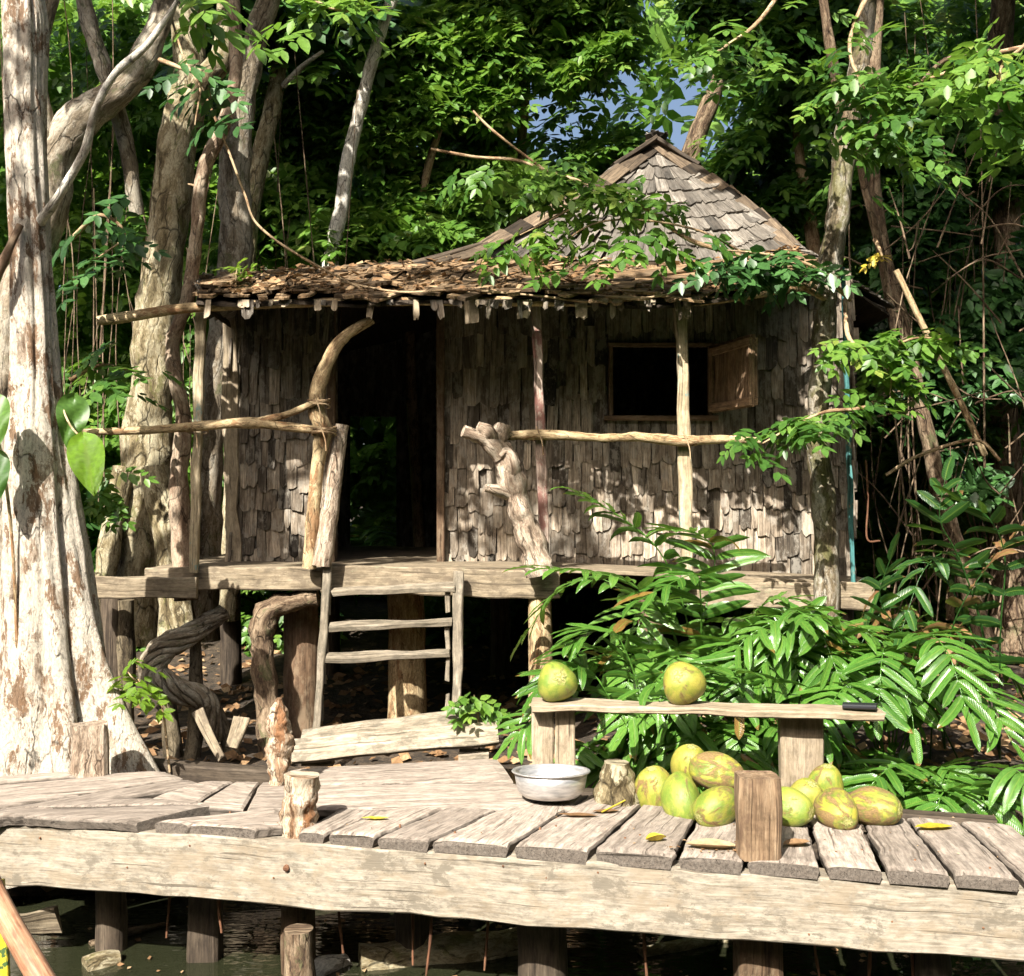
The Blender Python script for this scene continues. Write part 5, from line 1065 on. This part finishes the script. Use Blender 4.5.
# heart shaped leaves beside the left tree
def heart(c, L, W, d, nr, mat, parent, seed):
    d = Vector(d).normalized(); nr = Vector(nr).normalized(); s_ = nr.cross(d).normalized(); nr = d.cross(s_); mb = MB(); vs, gs, fs = [], [], []; n_ = 14
    for i in range(n_+1):
        t = i/n_; w_ = W*.5*(math.sin(math.pi*t**.62))**.85 if 0 < t < 1 else .001
        for k in range(-3, 4):
            x = k/3; back = -.16*L*(1-t)**2*abs(x)**1.3
            vs.append(Vector(c)+d*(t*L+back)+s_*(x*w_)+nr*(w_*.25*abs(x)-.12*L*t*t+.01*math.sin(t*9+x*4))); gs.append((t*3, x*.4, seed))
    for i in range(n_):
        for k in range(6): a_ = i*7+k; fs.append((a_, a_+1, a_+8, a_+7))
    mb.add(vs, fs, gs, .3+.4*random.Random(seed).random(), True); return mb.build('leaf', mat, parent)
PH = empty('climbing_plant', V(70, 560, 5.8), 'climber with large heart shaped leaves on the big tree', 'climber')
heart(V(84, 440, 5.75), .30, .19, (.25, -.2, -1), (.2, -1, .2), M['limeleaf'], PH, 1); heart(V(74, 400, 5.95), .26, .17, (-.05, -.2, -1), (.6, -1, .3), M['leaf'], PH, 2)
heart(V(-12, 400, 5.6), .26, .2, (.3, -.3, -.8), (.2, -1, .4), M['leafbright'], PH, 3); heart(V(-8, 455, 5.6), .26, .17, (.2, -.3, -1), (.3, -1, .3), M['leaf'], PH, 4)
tb('stem', [V(18, 700, 5.72), V(16, 620, 5.72), V(12, 540, 5.72), V(4, 470, 5.68), V(-10, 400, 5.65)], [.008]*5, 'pole', 401, 8, 6, .1, 9, PH)
tb('stem', [V(60, 400, 5.95), V(70, 425, 5.85), V(85, 441, 5.76)], [.006]*3, 'pole', 402, 6, 6, .1, 9, PH)
leaf_path([V(95, 455, 6.3), V(108, 490, 6.3), V(100, 510, 6.3)], 14, (.12, .2), 61, 'leafbright', PH, .05)

# ------------------------------------------------------------------ things in and above the water
PD = empty('paddle', V(20, 930, 3.2), 'smooth brown wooden pole with yellow end at the lower left corner', 'paddle')
M['varn'] = wood('worn_varnish', (.20, .09, .05), (.36, .19, .11), (.52, .34, .22), rough=.45, spread=.1)
mb = MB(); tube(mb, [V(-25, 850, 3.2), V(0, 905, 3.1), V(25, 950, 3.0), V(60, 1010, 2.9)], [.030, .032, .033, .034], 14, 6, .02, 4, 2); mb.build('shaft', M['varn'], PD)
n = NT('yellow_blade'); g = n.attr('gc'); n.l(n.ramp(n.noise(g, 30, 4), [(.4, (.40, .30, .02)), (.55, (.55, .45, .03)), (.6, (.05, .10, .03))]), n.b.inputs['Base Color']); n.b.inputs['Roughness'].default_value = .5; M['yel'] = n.m
mb = MB(); plank(mb, V(-3, 880, 3.3), V(4, 1000, 3.3), .045, .02, up=(0, -1, 0), seed=3, seg=6, wob=.003); mb.build('blade', M['yel'], PD)
rr = random.Random(40)
for i, (px, y0, y1, Y) in enumerate(((220, 895, 935, 4.7), (340, 900, 942, 4.7), (415, 905, 965, 4.65), (489, 905, 950, 4.6), (645, 925, 985, 4.4), (813, 930, 990, 4.3), (868, 935, 990, 4.25), (912, 935, 990, 4.2), (430, 905, 985, 4.5), (170, 895, 950, 4.9))):
    mb = MB(); p = on(px, Y+.12, -.10); tube(mb, [p, p+Vector((rr.uniform(-.01, .01), -.02, -.3)), p+Vector((rr.uniform(-.02, .02), -.03, -.42-rr.random()*.14))], [.006, .007, .005], 6, 6, .3, 20, i)
    mb.build('rusty_rod', M['rust'], BW)
def logw(label, a_, b_, r_, mat, seed, name='sunken_log'):
    mb = MB(); tube(mb, [a_, (a_+b_)/2+Vector((0, 0, .01)), b_], [r_, r_*1.05, r_*.85], 12, 8, .15, 8, seed); tag(mb.build(name, M[mat]), label, 'log')
def W(px, py, z=WZ): return D(px, py, z)
logw('mossy sunken log floating under the middle of the boardwalk', W(360, 965), W(560, 944), .085, 'barkgold', 1); logw('pale floating log end at the bottom edge', W(300, 980), W(345, 962), .05, 'barkwhite', 2)
logw('broken stake lying in the water near the right rods', W(640, 955), W(730, 940), .03, 'barkgold', 3); logw('thin stick floating at the left under the beam', W(90, 945), W(165, 925), .02, 'barkdark', 4)
logw('short pale log stub in the water beside the paddle', W(85, 968), W(118, 960), .05, 'barkgold', 5)
mb = MB(); plank(mb, on(12, 5.0, -.56), on(58, 5.02, -.57), .12, .05, up=(0, -1, 0), seed=5, wob=.03, seg=20); tag(mb.build('broken_board', M['hutbeam']), 'jagged broken board under the left end of the beam', 'board')

rng = np.random.default_rng(19); nL = 420; X = rng.uniform(-3.2, 2.6, nL); Yy = rng.uniform(3.9, 6.0, nL)
C = np.array([(a_, b_, WZ+.006) for a_, b_ in zip(X, Yy) if noise.noise((a_*1.5, b_*1.5, 4)) > -.15])
o = cloud_mesh('floating_debris', M['dryleaf'], C, quat_frames(rng, len(C), (-.05, .05), .05)*np.array([1, 1, 1]), rng.uniform(.012, .05, len(C)), rng, LT); tag(o, 'leaf scraps and scum floating on the dark water', 'debris', kind='stuff')
